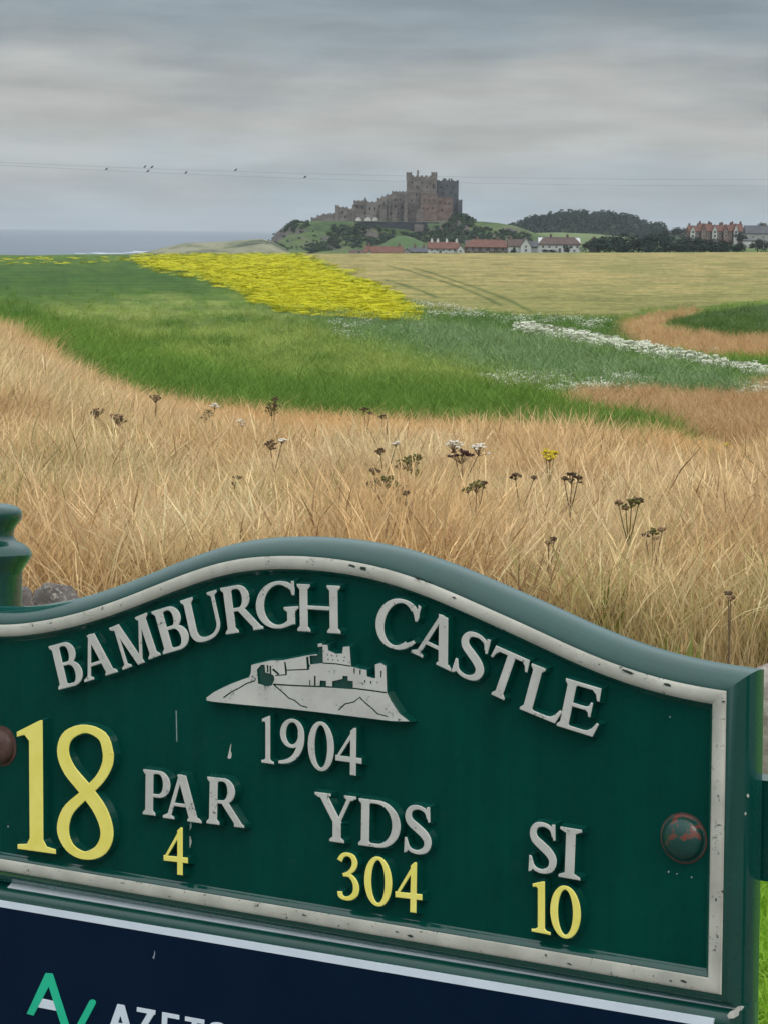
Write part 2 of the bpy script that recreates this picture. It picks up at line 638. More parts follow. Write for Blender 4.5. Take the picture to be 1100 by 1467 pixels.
# hills: a ridge whose crest runs through given photo points at a given distance
def ridge(name, D, pts, base_z, front, back, flat, amp, scale, mat, nx=120, nd=50, power=1.0, seed=0):
    pts = np.array(pts, float)
    pxs = np.linspace(pts[0, 0], pts[-1, 0], nx)
    pys = np.interp(pxs, pts[:, 0], pts[:, 1])
    crest = at(pxs, pys, np.full(nx, D))
    ds = np.concatenate([-np.linspace(front, 0, nd // 2, endpoint=False), np.linspace(0, back, nd - nd // 2)])
    V = []
    for d in ds:
        if d < 0:
            k = 1 - sstep(flat, front, -d) ** power
        else:
            k = 1 - sstep(flat, back, d)
        e = crest.copy()
        s = (D + d) / D
        e[:, 0] = crest[:, 0] * s
        e[:, 1] = D + d
        nzv = (fbm(e[:, 0] / scale, e[:, 1] / scale, seed, 4) - 0.5) * amp
        h = np.maximum(crest[:, 2] - base_z, 0)
        e[:, 2] = base_z + h * k + nzv * k * np.minimum(h / 6, 1) * sstep(0, 0.35, 1 - k + 0.05)
        V.append(e)
    V = np.concatenate(V)
    nn = len(ds)
    F = [(j * nx + i, j * nx + i + 1, (j + 1) * nx + i + 1, (j + 1) * nx + i) for j in range(nn - 1) for i in range(nx - 1)]
    o = mesh(name, V, F, mat, smooth=80)
    tag(o, kind='structure')
    return V.reshape(nn, nx, 3)


dune_m = M('dune_grass')
f = dune_m.noise(0.06, 6, 0.65, 'Position', (1, 0.6, 1.5))
dune_m.base(dune_m.ramp(f, [(0.36, (0.05, 0.065, 0.035)), (0.46, (0.17, 0.18, 0.10)), (0.6, (0.26, 0.25, 0.16)), (0.72, (0.16, 0.17, 0.09))]), 0.9)
dune_m.bump(f, 0.7, 3)
ridge('dunes', 1150, [(176, 371), (196, 365), (215, 360), (233, 355), (265, 348.5), (302, 347), (330, 346), (356, 343.5), (376, 342.5), (392, 347), (408, 356), (424, 368)], -18.0 + 1.6, 160, 80, 8, 8, 30, dune_m.m, seed=21)

hill_m = M('crag_grass')
geo = hill_m.n('ShaderNodeNewGeometry')
sp = hill_m.n('ShaderNodeSeparateXYZ')
hill_m.l(geo.outputs['Normal'], sp.inputs[0])
f = hill_m.noise(0.035, 6, 0.65, 'Position', (1, 1, 1.6))
f2 = hill_m.noise(0.16, 5, 0.7, 'Position', (1, 1, 0.5))
grass_c = hill_m.ramp(f, [(0.36, (0.028, 0.055, 0.018)), (0.45, (0.045, 0.085, 0.022)), (0.55, (0.08, 0.125, 0.034)), (0.68, (0.12, 0.14, 0.055))])
rock_c = hill_m.ramp(f2, [(0.3, (0.045, 0.04, 0.038)), (0.55, (0.11, 0.095, 0.085)), (0.75, (0.19, 0.15, 0.13))])
f3 = hill_m.noise(0.03, 4, 0.6, 'Position', (1.3, 1.3, 1.3))
sl_ = hill_m.n('ShaderNodeMath', operation='ADD')
sl_.operation = 'MULTIPLY_ADD'
hill_m.l(sp.outputs['Z'], sl_.inputs[0])
sl_.inputs[1].default_value = 0.5
hm_ = hill_m.n('ShaderNodeMath', operation='MULTIPLY')
hill_m.l(f3, hm_.inputs[0])
hm_.inputs[1].default_value = 0.5
hill_m.l(hm_.outputs[0], sl_.inputs[2])
rk = hill_m.ramp(sl_.outputs[0], [(0.66, (1, 1, 1)), (0.70, (0, 0, 0))])
hill_m.base(hill_m.mix(rk, grass_c, rock_c), 0.92)
hill_m.bump(f2, 0.9, 2.5)
HILL = ridge('castle_hill', 1300, [(362, 364), (374, 357), (388, 346), (398, 332), (408, 324), (420, 319.5), (443, 317.5), (475, 317), (505, 317.5), (600, 318), (640, 316), (660, 311), (672, 317), (690, 317.5),
                                   (715, 320), (738, 324), (760, 332), (800, 345), (830, 352)], -13.0 + 1.6, 85, 90, 20, 12, 22, hill_m.m, nx=260, nd=110, power=0.8, seed=27)
mound_m = mat_noise('mound_grass', (0.045, 0.09, 0.024), (0.075, 0.13, 0.036), 0.15, 0.9, 'Position', bump=0.5, dist=0.6)
ridge('grass_mound', 1120, [(532, 361), (545, 351), (558, 343), (572, 338), (582, 337.5), (595, 342), (612, 351), (630, 361)], -12.5 + 1.6, 45, 50, 2, 0.8, 14, mound_m, nx=50, nd=30, seed=5)
past_m = mat_noise('pasture', (0.09, 0.14, 0.04), (0.15, 0.19, 0.065), 0.05, 0.9, 'Position', bump=0.3, dist=1)
ridge('pasture_hill', 1450, [(655, 362), (690, 350), (725, 341), (760, 334), (800, 333), (850, 335), (900, 340), (950, 346), (1010, 352)], -14.0 + 1.6, 200, 120, 10, 3, 60, past_m, seed=31)
wood_pts = [(715, 336), (735, 330), (760, 319), (800, 313), (840, 312), (880, 314), (910, 321), (925, 329), (960, 334), (1010, 340)]
woodfloor = mat_noise('wood_floor', (0.02, 0.035, 0.012), (0.035, 0.055, 0.02), 0.05, 0.95, 'Position')
WOODV = ridge('wooded_hill', 1750, wood_pts, -14.0 + 1.6, 130, 160, 10, 4, 60, woodfloor, seed=37)


# ------------------------------------------------------------------ foliage
def leaf_mat(name, dark, mid, light, scale=0.5, rough=0.7):
    m = M(name)
    oi = m.n('ShaderNodeObjectInfo')
    f = m.noise(scale, 3, 0.6, 'Position')
    c = m.ramp(f, [(0.3, dark), (0.52, mid), (0.75, light)])
    hs = m.n('ShaderNodeHueSaturation')
    mr = m.n('ShaderNodeMapRange')
    mr.inputs['To Min'].default_value = 0.75
    mr.inputs['To Max'].default_value = 1.3
    m.l(oi.outputs['Random'], mr.inputs['Value'])
    m.l(mr.outputs[0], hs.inputs['Value'])
    m.l(c, hs.inputs['Color'])
    m.base(hs.outputs[0], rough)
    m.b.inputs['Specular IOR Level'].default_value = 0.2
    return m.m


TREE_M = leaf_mat('tree_leaves', (0.008, 0.022, 0.015), (0.016, 0.038, 0.024), (0.032, 0.060, 0.034), 0.35)
SCRUB_M = leaf_mat('scrub_leaves', (0.015, 0.035, 0.016), (0.028, 0.06, 0.024), (0.05, 0.09, 0.034), 0.25)
BARK = mat_noise('bark', (0.05, 0.04, 0.03), (0.11, 0.09, 0.07), 3.0, 0.9)


def crown_arrays(n, rx, ry, rz, leaf, lobes, rng):
    """leaf-sized faces spread through a lumpy crown centred on the origin"""
    L = []
    for _ in range(lobes):
        a = rng.uniform(0, 2 * math.pi)
        q = rng.uniform(0.25, 0.72)
        L.append((rx * q * math.cos(a), ry * q * math.sin(a), rz * rng.uniform(-0.45, 0.6), rng.uniform(0.3, 0.52)))
    L.append((0, 0, 0, 0.62))
    V, Fc = [], []
    for i in range(n):
        lx, ly, lz, s = L[rng.integers(len(L))]
        d = rng.normal(size=3)
        d /= np.linalg.norm(d)
        r = s * rng.uniform(0.75, 1.05)
        c = np.array([lx + d[0] * rx * r, ly + d[1] * ry * r, lz + d[2] * rz * r])
        nrm = d + rng.normal(size=3) * 0.5
        nrm /= np.linalg.norm(nrm)
        a = np.cross(nrm, (0.3, 0.2, 0.9))
        a /= np.linalg.norm(a) + 1e-9
        b = np.cross(nrm, a)
        h = leaf * rng.uniform(0.6, 1.3)
        k = len(V)
        V += [c - a * h, c + b * h * 0.7, c + a * h, c - b * h * 0.7 + nrm * h * 0.3]
        Fc.append((k, k + 1, k + 2, k + 3))
    return np.array(V), Fc


TREE_VARIANTS = []
for k in range(4):
    rg = np.random.default_rng(100 + k)
    V, Fc = crown_arrays(900, 1.0, 1.0, 1.0, 0.085, 11, rg)
    me = bpy.data.meshes.new('crown')
    me.from_pydata([tuple(v) for v in V], [], Fc)
    me.materials.append(TREE_M)
    tb = MB()
    tb.tube([(0, 0, 0), (0.02, 0.01, 0.35), (-0.01, 0, 0.62)], [0.05, 0.036, 0.022], 7)
    for q in range(4):
        a = q * 1.6 + k
        tb.tube([(0, 0, 0.38 + q * 0.03), (0.16 * math.cos(a), 0.16 * math.sin(a), 0.58), (0.3 * math.cos(a), 0.3 * math.sin(a), 0.75)], [0.022, 0.014, 0.006], 5)
    mt = bpy.data.meshes.new('trunk')
    mt.from_pydata(tb.v, [], tb.f)
    mt.materials.append(BARK)
    TREE_VARIANTS.append((me, mt))
TREES_MADE = 0


def tree(px, base_py, top_py, wpx, D, label, group, name='tree', cat='tree', low=0.9):
    global TREES_MADE
    me, mt = TREE_VARIANTS[TREES_MADE % 4]
    TREES_MADE += 1
    b = at(px, base_py, D)
    H = (base_py - top_py) / F_PX * D
    Wd = wpx / F_PX * D
    g = b.copy()
    t = empty(name, g)
    tag(t, label, cat, group)
    c = bpy.data.objects.new('crown', me)
    COL.objects.link(c)
    c.parent = t
    c.scale = (Wd / 2 / 0.95, Wd / 2 / 0.95, H * low / 2)
    c.location = (0, 0, H * (1 - low / 2))
    c.rotation_euler = (0, 0, random.uniform(0, 6))
    r = bpy.data.objects.new('trunk', mt)
    COL.objects.link(r)
    r.parent = t
    r.scale = (H * 0.9, H * 0.9, H)
    return t


def mass(name, items, mat, n_leaf, leaf, label):
    """many crowns joined into one far mass; items: (x, y, z, rx, ry, rz)"""
    rg = np.random.default_rng(len(items))
    base = [crown_arrays(n_leaf, 1, 1, 1, leaf, 6, np.random.default_rng(300 + k)) for k in range(5)]
    VV, FF = [], []
    o = 0
    for i, (x, y, z, rx, ry, rz) in enumerate(items):
        V, Fc = base[i % 5]
        a = rg.uniform(0, 6.28)
        ca, sa = math.cos(a), math.sin(a)
        Q = np.stack([(V[:, 0] * ca - V[:, 1] * sa) * rx + x, (V[:, 0] * sa + V[:, 1] * ca) * ry + y, V[:, 2] * rz + z], 1)
        VV.append(Q)
        FF += [tuple(q + o for q in f_) for f_ in Fc]
        o += len(V)
    ob = mesh(name, np.concatenate(VV), FF, mat)
    tag(ob, label, kind='stuff')
    return ob


# wood on the hill to the right
items = []
nn, nx, _ = WOODV.shape
wp = np.array(wood_pts)
for k in range(330):
    j = random.randint(2, int(nn * 0.56))
    i = random.randint(int(nx * 0.05), int(nx * 0.78))
    p = WOODV[j, i]
    s = random.uniform(4.2, 7.0)
    items.append((p[0] + random.uniform(-4, 4), p[1], p[2] + s * 0.35, s, s, s * random.uniform(0.75, 1.0)))
mass('woodland', items, TREE_M, 170, 0.17, 'dark rounded wood covering the hill right of the castle')

# scrub on the crag
items = []
nn, nx, _ = HILL.shape
hp = HILL.reshape(-1, 3)
hpx, hpy = proj(hp)
idx = np.arange(len(hp))
SCRUB_AREAS = [([(478, 325), (520, 322), (560, 332), (600, 336), (600, 345), (540, 352), (480, 356), (470, 340)], 130, 2.6),
               ([(600, 330), (640, 322), (662, 300), (676, 318), (690, 345), (640, 350), (600, 345)], 230, 2.5),
               ([(680, 326), (760, 336), (760, 352), (690, 352)], 130, 2.0),
               ([(396, 334), (420, 319), (445, 318), (440, 326), (410, 333)], 50, 1.9),
               ([(440, 352), (475, 346), (480, 362), (440, 363)], 60, 2.0),
               ([(372, 352), (400, 350), (420, 362), (372, 364)], 50, 1.7),
               ([(365, 352), (400, 332), (445, 322), (470, 340), (470, 362), (370, 364)], 70, 1.3)]
for poly, cnt, sz in SCRUB_AREAS:
    c = idx[pip(poly, hpx, hpy) & (hp[:, 1] < 1312)]
    if len(c) == 0:
        continue
    for k in RNG.choice(c, cnt):
        s = sz * random.uniform(0.6, 1.25)
        p = hp[k]
        items.append((p[0] + random.uniform(-1.5, 1.5), p[1], p[2] + s * 0.25, s, s, s * 0.7))
mass('scrub', items, SCRUB_M, 90, 0.24, 'dark green scrub clinging to the slopes of the castle crag')

# ==================================================================== CASTLE
STONE = mat_noise('castle_stone', (0.085, 0.074, 0.068), (0.225, 0.195, 0.175), 0.16, 0.9, 'Position', (1, 1, 2.2), 0.5, 0.4)
STONE_RED = mat_noise('castle_stone_red', (0.10, 0.070, 0.058), (0.23, 0.165, 0.14), 0.18, 0.9, 'Position', (1, 1, 2.2), 0.5, 0.4)
STONE_GREY = mat_noise('castle_stone_grey', (0.055, 0.06, 0.068), (0.10, 0.108, 0.12), 0.25, 0.9, 'Position', (1, 1, 2.2), 0.5, 0.4)
STONE_DARK = mat_noise('castle_stone_dark', (0.025, 0.03, 0.04), (0.055, 0.06, 0.075), 0.3, 0.9, 'Position', (1, 1, 2.2), 0.5, 0.4)
WIN_DARK = M('window_dark').base((0.015, 0.016, 0.02), 0.3).m
PALE = mat_noise('pale_stone', (0.55, 0.53, 0.5), (0.7, 0.68, 0.64), 0.6, 0.8, 'Position')
SLATE = mat_noise('slate', (0.06, 0.063, 0.07), (0.115, 0.12, 0.13), 0.6, 0.8, 'Position')

STONE_PALE = mat_noise('castle_stone_pale', (0.12, 0.108, 0.098), (0.26, 0.235, 0.21), 0.16, 0.9, 'Position', (1, 1, 2.2), 0.5, 0.4)
CY = 1300.0
MPP = CY / F_PX
c_base = at(560, 330, CY)
castle = empty('castle', (c_base[0], CY, c_base[2]))
tag(castle, 'grey brown stone castle with square keep on a crag above the village', 'castle')
CO = np.array((c_base[0], CY, c_base[2]))


def cl(px, py, d=0.0):
    p = at(px, py, CY + d)
    return p - CO


def castle_block(name, x0, x1, top, bottom, d0, d1, mat, merlon=1.25, merl_h=0.75, battlement=True):
    """masonry block between photo columns x0..x1, from photo row top to bottom, front face d0 and back d1 metres from the castle's axis"""
    a = cl(x0, top, d0)
    b = cl(x1, top, d0)
    zb = cl((x0 + x1) / 2, bottom, d0)[2]
    z1 = (a[2] + b[2]) / 2
    mb_ = MB()
    mb_.box(a[0], b[0], d0, d1, zb, z1)
    o = mb_.build(name, mat, castle)
    if battlement:
        m2 = MB()
        n = max(2, int((b[0] - a[0]) / (merlon * 2)))
        w = (b[0] - a[0]) / (2 * n - 1)
        for i in range(n):
            xx = a[0] + 2 * i * w
            m2.box(xx + 0.01, xx + w - 0.01, d0 + 0.01, d0 + 0.6, z1 - 0.05, z1 + merl_h)
            m2.box(xx + 0.01, xx + w - 0.01, d1 - 0.6, d1 - 0.01, z1 - 0.05, z1 + merl_h)
        ny = max(2, int((d1 - d0) / (merlon * 2)))
        wy = (d1 - d0) / (2 * ny - 1)
        for i in range(1, ny - 1):
            yy = d0 + 2 * i * wy
            m2.box(a[0] + 0.01, a[0] + 0.6, yy, yy + wy, z1 - 0.05, z1 + merl_h)
            m2.box(b[0] - 0.6, b[0] - 0.01, yy, yy + wy, z1 - 0.05, z1 + merl_h)
        tag(m2.build('battlement', mat, o), kind='stuff')
    return o


def castle_window(px, py, w, h, d, parent, mat=WIN_DARK):
    p = cl(px, py, d)
    m_ = MB()
    m_.box(p[0] - w / 2, p[0] + w / 2, d - 0.06, d + 0.3, p[2] - h / 2, p[2] + h / 2)
    return m_.build('window', mat, parent)


# the keep
keep = castle_block('keep', 582.5, 625, 253.2, 323, -10, 10, STONE, 1.3, 0.9)
for (x0, x1, tp, d0, d1) in ((581.6, 589.8, 247.6, -10.4, -6.6), (617.4, 625.8, 247.4, -10.4, -6.6), (582.4, 589, 248.6, 6.8, 10.3), (618, 625, 248.6, 6.8, 10.3)):
    castle_block('turret', x0, x1, tp, 258, d0, d1, STONE, 0.6, 0.55)
castle_block('flag_turret', 596.8, 599.6, 244.0, 254, -2, 0, STONE, battlement=False)
for (x, y, w, h) in ((590, 262, .8, 1.5), (597, 268, .9, 1.6), (604, 262, .9, 1.5), (611, 268, .8, 1.6), (620.5, 266.5, 1.0, 3.2), (596, 279, .9, 1.6), (607, 279, .9, 1.6), (616, 279, .9, 1.6),
                     (589, 288, .8, 1.4), (603, 290, .9, 1.5), (613, 290, .9, 1.4)):
    castle_window(x, y, w, h, -10, keep)
# building in front of the keep (redder stone)
fr = castle_block('front_range', 602, 626, 278, 322, -16, -9.5, STONE_RED, 1.0, 0.5)
for (x, y) in ((607, 287), (614, 287), (621, 287), (606, 298), (612, 300), (619, 298)):
    castle_window(x, y, 0.9, 1.3, -16, fr)
castle_block('annexe', 595.5, 606, 300, 319, -19, -15.6, STONE, 0.9, 0.4, False)
rt = castle_block('right_tower', 626, 656.6, 259.3, 318, -3, 16, STONE_GREY, 1.2, 0.5)
for (x, y) in ((632, 268), (640, 266), (648, 269), (634, 277), (645, 276), (652, 280)):
    castle_window(x, y, 1.0, 1.3, -3, rt)
for (x0, x1, tp) in ((633.5, 639, 255.6), (642, 644, 255.4), (645, 647.4, 255.8)):
    castle_block('chimney', x0, x1, tp, 262, 4, 6, STONE_GREY, battlement=False)
rw = castle_block('red_wing', 624, 648, 283, 325, -13, -3.3, STONE_RED, 1.0, 0.4)
for (x, y) in ((630, 291), (637, 291), (643, 292), (633, 301)):
    castle_window(x, y, 0.9, 1.3, -13, rw)
castle_block('end_wall', 655, 661.8, 287.2, 320, -6, 8, STONE_GREY, 0.9, 0.6)
# ranges stepping down to the left
steps_ = [('hall_range', 561, 583, 274.8, 320, -12, 4), ('hall_range', 553.5, 561.5, 279.2, 320, -11.6, 3), ('hall_range', 546.5, 554, 281.4, 320, -12.2, 3), ('hall_range', 540.3, 547, 284.4, 320, -11.8, 3),
          ('chapel_range', 525.5, 541, 289.6, 320, -12.4, 3), ('chapel_range', 506.8, 526, 288.0, 320, -12.0, 4), ('curtain_wall', 504.6, 507.2, 294.2, 320, -12.6, 0),
          ('curtain_wall', 497.6, 505, 299.6, 321, -12.2, -8), ('gatehouse', 485, 498, 297.2, 322, -13.0, -2), ('gate_tower', 480.4, 485.3, 294.6, 322, -13.6, -8),
          ('curtain_wall', 472, 481, 306.0, 322, -11.8, -9), ('curtain_wall', 462, 472.3, 307.0, 322, -12.2, -9), ('curtain_wall', 454, 462.2, 309.0, 322, -11.6, -9), ('curtain_wall', 445.6, 454.2, 312.4, 323, -12, -9)]
for (nm, x0, x1, tp, bt, d0, d1) in steps_:
    castle_block(nm, x0, x1, tp, bt, d0, d1, {'gate_tower': STONE_PALE, 'gatehouse': STONE_PALE, 'chapel_range': STONE_PALE if x0 > 520 else STONE}.get(nm, STONE if int(x0) % 2 else STONE_PALE), 0.9, 0.5)
for (x, y, d) in ((566, 286, -12), (573, 286, -12), (579, 290, -12), (566, 296, -12), (576, 297, -12), (550, 292, -12.2), (557, 291, -11.6), (544, 296, -11.8), (530, 299, -12.4), (537, 299, -12.4),
                  (512, 297, -12), (519, 297, -12), (523, 305, -12), (491, 304, -13), (495, 311, -13), (560, 306, -11.6), (570, 306, -12)):
    castle_window(x, y, 1.0, 1.7, d - 0.02, castle)
# spirelet
for (x, w, tp) in ((557, 1.6, 285), (572, 1.6, 281), (488, 1.4, 302)):
    castle_block('buttress', x - w / 2, x + w / 2, tp, 321, -13.6, -11.5, STONE, battlement=False)
for (x, tp, d0) in ((546.5, 297, -16), (581, 283, -17)):
    castle_block('stair_tower', x - 2.6, x + 2.6, tp, 321, d0, -11, STONE, 0.6, 0.5)
p = cl(523.3, 288.2, -6)
q = cl(523.3, 281.6, -6)
sb = MB()
sb.tube([(p[0], -6, p[2]), (p[0], -6, p[2] + 0.9), (p[0], -6, q[2])], [0.95, 0.8, 0.08], 8)
sb.build('spirelet', SLATE, castle)
# string course
for (x0, x1, y, d) in ((507, 526, 293.5, -12.2), (545, 600, 293.0, -12.45),):
    a, b = cl(x0, y, d), cl(x1, y, d)
    s_ = MB()
    s_.box(a[0], b[0], d - 0.25, d + 0.15, a[2] - 0.2, a[2] + 0.2)
    s_.build('string_course', STONE, castle)
# terrace on its dark retaining wall, three pale arches
a, b = cl(508, 319.0, -42), cl(612, 319.0, -42)
rwm = MB()
rwm.box(a[0] + 4, b[0], -42, -12.8, cl(550, 342, -42)[2], a[2])
ret = rwm.build('retaining_wall', STONE_DARK, castle)
pm = MB()
pm.box(a[0], b[0] + 7, -42.4, -41.5, a[2] + 0.02, a[2] + 0.75)
pm.build('parapet', STONE_DARK, castle)
bm_ = MB()
bx0, bx1 = cl(593, 322, -42)[0], cl(606, 322, -42)[0]
bm_.box(bx0, bx1, -44, -41, cl(600, 342, -43)[2], cl(600, 321.5, -43)[2])
bm_.build('bastion', STONE, castle)
for px, w in ((513.5, 3.6), (527, 4.4), (538, 4.0)):
    p = cl(px, 316.6, -12.9)
    am = MB()
    n = 10
    v = [(p[0] + w / 2 * math.cos(math.pi * i / n), -13.1, p[2] + 2.4 * math.sin(math.pi * i / n)) for i in range(n + 1)]
    v2 = [(x, -12.2, z) for x, _, z in v]
    am.add(v + v2, [tuple(range(n + 1)), tuple(range(2 * n + 1, n, -1))] + [(i, n + 1 + i, n + 2 + i, i + 1) for i in range(n)] + [(0, n, 2 * n + 1, n + 1)])
    am.build('pale_arch', PALE, castle)

# ==================================================================== VILLAGE
WHITEWASH = mat_noise('whitewash', (0.46, 0.46, 0.45), (0.58, 0.58, 0.565), 0.5, 0.8, 'Position')
BROWNSTONE = mat_noise('brown_stone', (0.08, 0.06, 0.052), (0.14, 0.105, 0.09), 0.6, 0.9, 'Position')
PANTILE = mat_noise('pantile', (0.115, 0.05, 0.036), (0.18, 0.088, 0.062), 0.7, 0.8, 'Position', bump=0.4, dist=0.1)
BROWNTILE = mat_noise('brown_tile', (0.075, 0.05, 0.043), (0.12, 0.085, 0.072), 0.7, 0.8, 'Position', bump=0.4, dist=0.1)
BRICK = mat_noise('red_brick', (0.15, 0.095, 0.082), (0.22, 0.15, 0.13), 0.7, 0.85, 'Position')
GREYWALL = mat_noise('grey_render', (0.26, 0.26, 0.26), (0.36, 0.36, 0.36), 0.5, 0.85, 'Position')
FRAME = M('window_frame').base((0.7, 0.7, 0.68), 0.5).m


def house(name, label, D, blocks, cat='house', group=None):
    """blocks: dicts in photo pixels x0, x1, base, eave, ridge plus depth d (m), ridge direction, materials"""
    x0 = min(b['x0'] for b in blocks)
    x1 = max(b['x1'] for b in blocks)
    by = max(b['base'] for b in blocks)
    o = at((x0 + x1) / 2, by, D)
    e = empty(name, o)
    tag(e, label, cat, group)
    for b in blocks:
        off = b.get('off', 0.0)
        dp = b.get('d', 8.0)
        L = at(b['x0'], b['base'], D + off) - o
        R = at(b['x1'], b['base'], D + off) - o
        ze = at((b['x0'] + b['x1']) / 2, b['eave'], D + off)[2] - o[2]
        zr = at((b['x0'] + b['x1']) / 2, b['ridge'], D + off)[2] - o[2]
        zb = min(L[2], 0) - 1.5
        a, c, y0, y1 = L[0], R[0], off, off + dp
        wall, roof = b['wall'], b['roof']
        mb_ = MB()
        if b.get('dir', 'x') == 'x':
            ym = (y0 + y1) / 2
            v = [(a, y0, zb), (c, y0, zb), (c, y1, zb), (a, y1, zb), (a, y0, ze), (c, y0, ze), (c, y1, ze), (a, y1, ze), (a, ym, zr - .15), (c, ym, zr - .15)]
            mb_.add(v, [(0, 1, 5, 4), (1, 2, 6, 9, 5), (2, 3, 7, 6), (3, 0, 4, 8, 7), (4, 5, 9, 8), (7, 8, 9, 6), (0, 3, 2, 1)])
            hip = b.get('hip', 0.0)
            sl = (zr - ze) / (dp / 2)
            ov = 0.35
            rr = MB()
            v = [(a - ov, y0 - ov, ze - ov * sl + .1), (c + ov, y0 - ov, ze - ov * sl + .1), (c + ov - hip, ym, zr + .1), (a - ov + hip, ym, zr + .1), (a - ov, y1 + ov, ze - ov * sl + .1), (c + ov, y1 + ov, ze - ov * sl + .1)]
            v += [(x, y, z - 0.25) for x, y, z in v]
            rr.add(v, [(0, 1, 2, 3), (3, 2, 5, 4), (0, 3, 4), (1, 5, 2), (6, 9, 8, 7), (9, 10, 11, 8), (0, 6, 7, 1), (4, 5, 11, 10), (0, 4, 10, 6), (1, 7, 11, 5)])
        else:
            xm = (a + c) / 2
            v = [(a, y0, zb), (c, y0, zb), (c, y1, zb), (a, y1, zb), (a, y0, ze), (c, y0, ze), (c, y1, ze), (a, y1, ze), (xm, y0, zr - .15), (xm, y1, zr - .15)]
            mb_.add(v, [(0, 1, 5, 8, 4), (1, 2, 6, 5), (2, 3, 7, 9, 6), (3, 0, 4, 7), (4, 8, 9, 7), (5, 6, 9, 8), (0, 3, 2, 1)])
            sl = (zr - ze) / ((c - a) / 2)
            ov = 0.3
            rr = MB()
            v = [(a - ov, y0 - ov, ze - ov * sl + .1), (xm, y0 - ov, zr + .1), (c + ov, y0 - ov, ze - ov * sl + .1), (a - ov, y1 + ov, ze - ov * sl + .1), (xm, y1 + ov, zr + .1), (c + ov, y1 + ov, ze - ov * sl + .1)]
            v += [(x, y, z - 0.25) for x, y, z in v]
            rr.add(v, [(0, 1, 4, 3), (1, 2, 5, 4), (6, 9, 10, 7), (7, 10, 11, 8), (0, 6, 7, 1), (1, 7, 8, 2), (3, 4, 10, 9), (4, 5, 11, 10), (0, 3, 9, 6), (2, 8, 11, 5)])
        mb_.build('wall', wall, e)
        ro = rr.build('roof', roof, e)
        for cxf in b.get('chim', []):
            x = a + (c - a) * cxf
            ym = (y0 + y1) / 2
            cm = MB()
            cm.box(x - .45, x + .45, ym - .4, ym + .4, zr - 1.2, zr + 1.0)
            cm.box(x - .28, x - .06, ym - .12, ym + .12, zr + 1.0, zr + 1.45)
            cm.box(x + .06, x + .28, ym - .12, ym + .12, zr + 1.0, zr + 1.45)
            cm.build('chimney', b.get('cmat', BRICK), ro)
        for (fx, fz, w, h) in b.get('win', []):
            x = a + (c - a) * fx
            z = ze * fz
            wm = MB()
            wm.box(x - w / 2, x + w / 2, y0 - 0.06, y0 + 0.1, z - h / 2, z + h / 2)
            wo = wm.build('window', FRAME, e)
            pmn = MB()
            pmn.box(x - w / 2 + .1, x - .03, y0 - 0.08, y0 + 0.05, z - h / 2 + .1, z + h / 2 - .1)
            pmn.box(x + .03, x + w / 2 - .1, y0 - 0.08, y0 + 0.05, z - h / 2 + .1, z + h / 2 - .1)
            pmn.build('pane', WIN_DARK, wo)
        if 'door' in b:
            x = a + (c - a) * b['door']
            dm = MB()
            dm.box(x - .5, x + .5, y0 - 0.07, y0 + 0.1, zb, 2.0)
            dm.build('door', SLATE, e)
    return e


house('cottage', 'long low red-roofed cottage with a white gable, left of the green mound', 790, [
    dict(x0=523, x1=577, base=367.5, eave=361.5, ridge=353, d=7, wall=BROWNSTONE, roof=PANTILE, chim=[0.1, 0.9], win=[(.25, .5, 1.1, 1.0), (.5, .5, 1.1, 1.0), (.78, .5, 1.1, 1.0)]),
    dict(x0=525, x1=533, base=368, eave=363, ridge=358.5, d=4, off=-3, dir='y', wall=WHITEWASH, roof=PANTILE)])
house('barn', 'low brown-roofed outbuilding at the left end of the village row', 805, [
    dict(x0=501, x1=523, base=367, eave=364, ridge=358.5, d=6, wall=BROWNSTONE, roof=BROWNTILE, door=.6)])
house('cottage', 'small grey-roofed cottage with a pale gable, left of the white house', 800, [
    dict(x0=586, x1=612, base=366, eave=360.5, ridge=354.5, d=7, wall=BROWNSTONE, roof=SLATE, chim=[.3, .8], win=[(.3, .5, .9, 1), (.7, .5, .9, 1)]),
    dict(x0=577, x1=588, base=366, eave=361, ridge=355.5, d=7, off=-2, dir='y', wall=GREYWALL, roof=SLATE, win=[(.5, .6, 1, 1)])])
house('house', 'white two storey house with red roof and chimneys below the keep', 780, [
    dict(x0=613, x1=656, base=366, eave=355.5, ridge=347, d=8, wall=WHITEWASH, roof=PANTILE, chim=[.12, .32, .62, .95], cmat=PALE, win=[(.12, .72, .9, 1), (.3, .72, .9, 1), (.5, .72, .9, 1), (.7, .72, .9, 1), (.88, .72, .9, 1), (.2, .3, .9, 1), (.6, .3, .9, 1), (.85, .3, .9, 1)], door=.4),
    dict(x0=654, x1=664.5, base=366, eave=357, ridge=350, d=8, off=-1.5, dir='y', wall=WHITEWASH, roof=PANTILE, win=[(.5, .7, .9, 1.0), (.5, .3, .9, 1.0)])])
house('house', 'broad brown stone house with a hipped red roof right of the white house', 790, [
    dict(x0=666, x1=729, base=366, eave=353.5, ridge=343.5, d=10, hip=3.0, wall=BROWNSTONE, roof=PANTILE, chim=[.28, .75], win=[(.1, .7, 1, 1.1), (.24, .7, 1, 1.1), (.42, .7, 1, 1.1), (.6, .7, 1, 1.1), (.78, .7, 1, 1.1), (.92, .7, 1, 1.1), (.15, .28, 1, 1.1), (.5, .28, 1, 1.1), (.85, .28, 1, 1.1)], door=.33)])
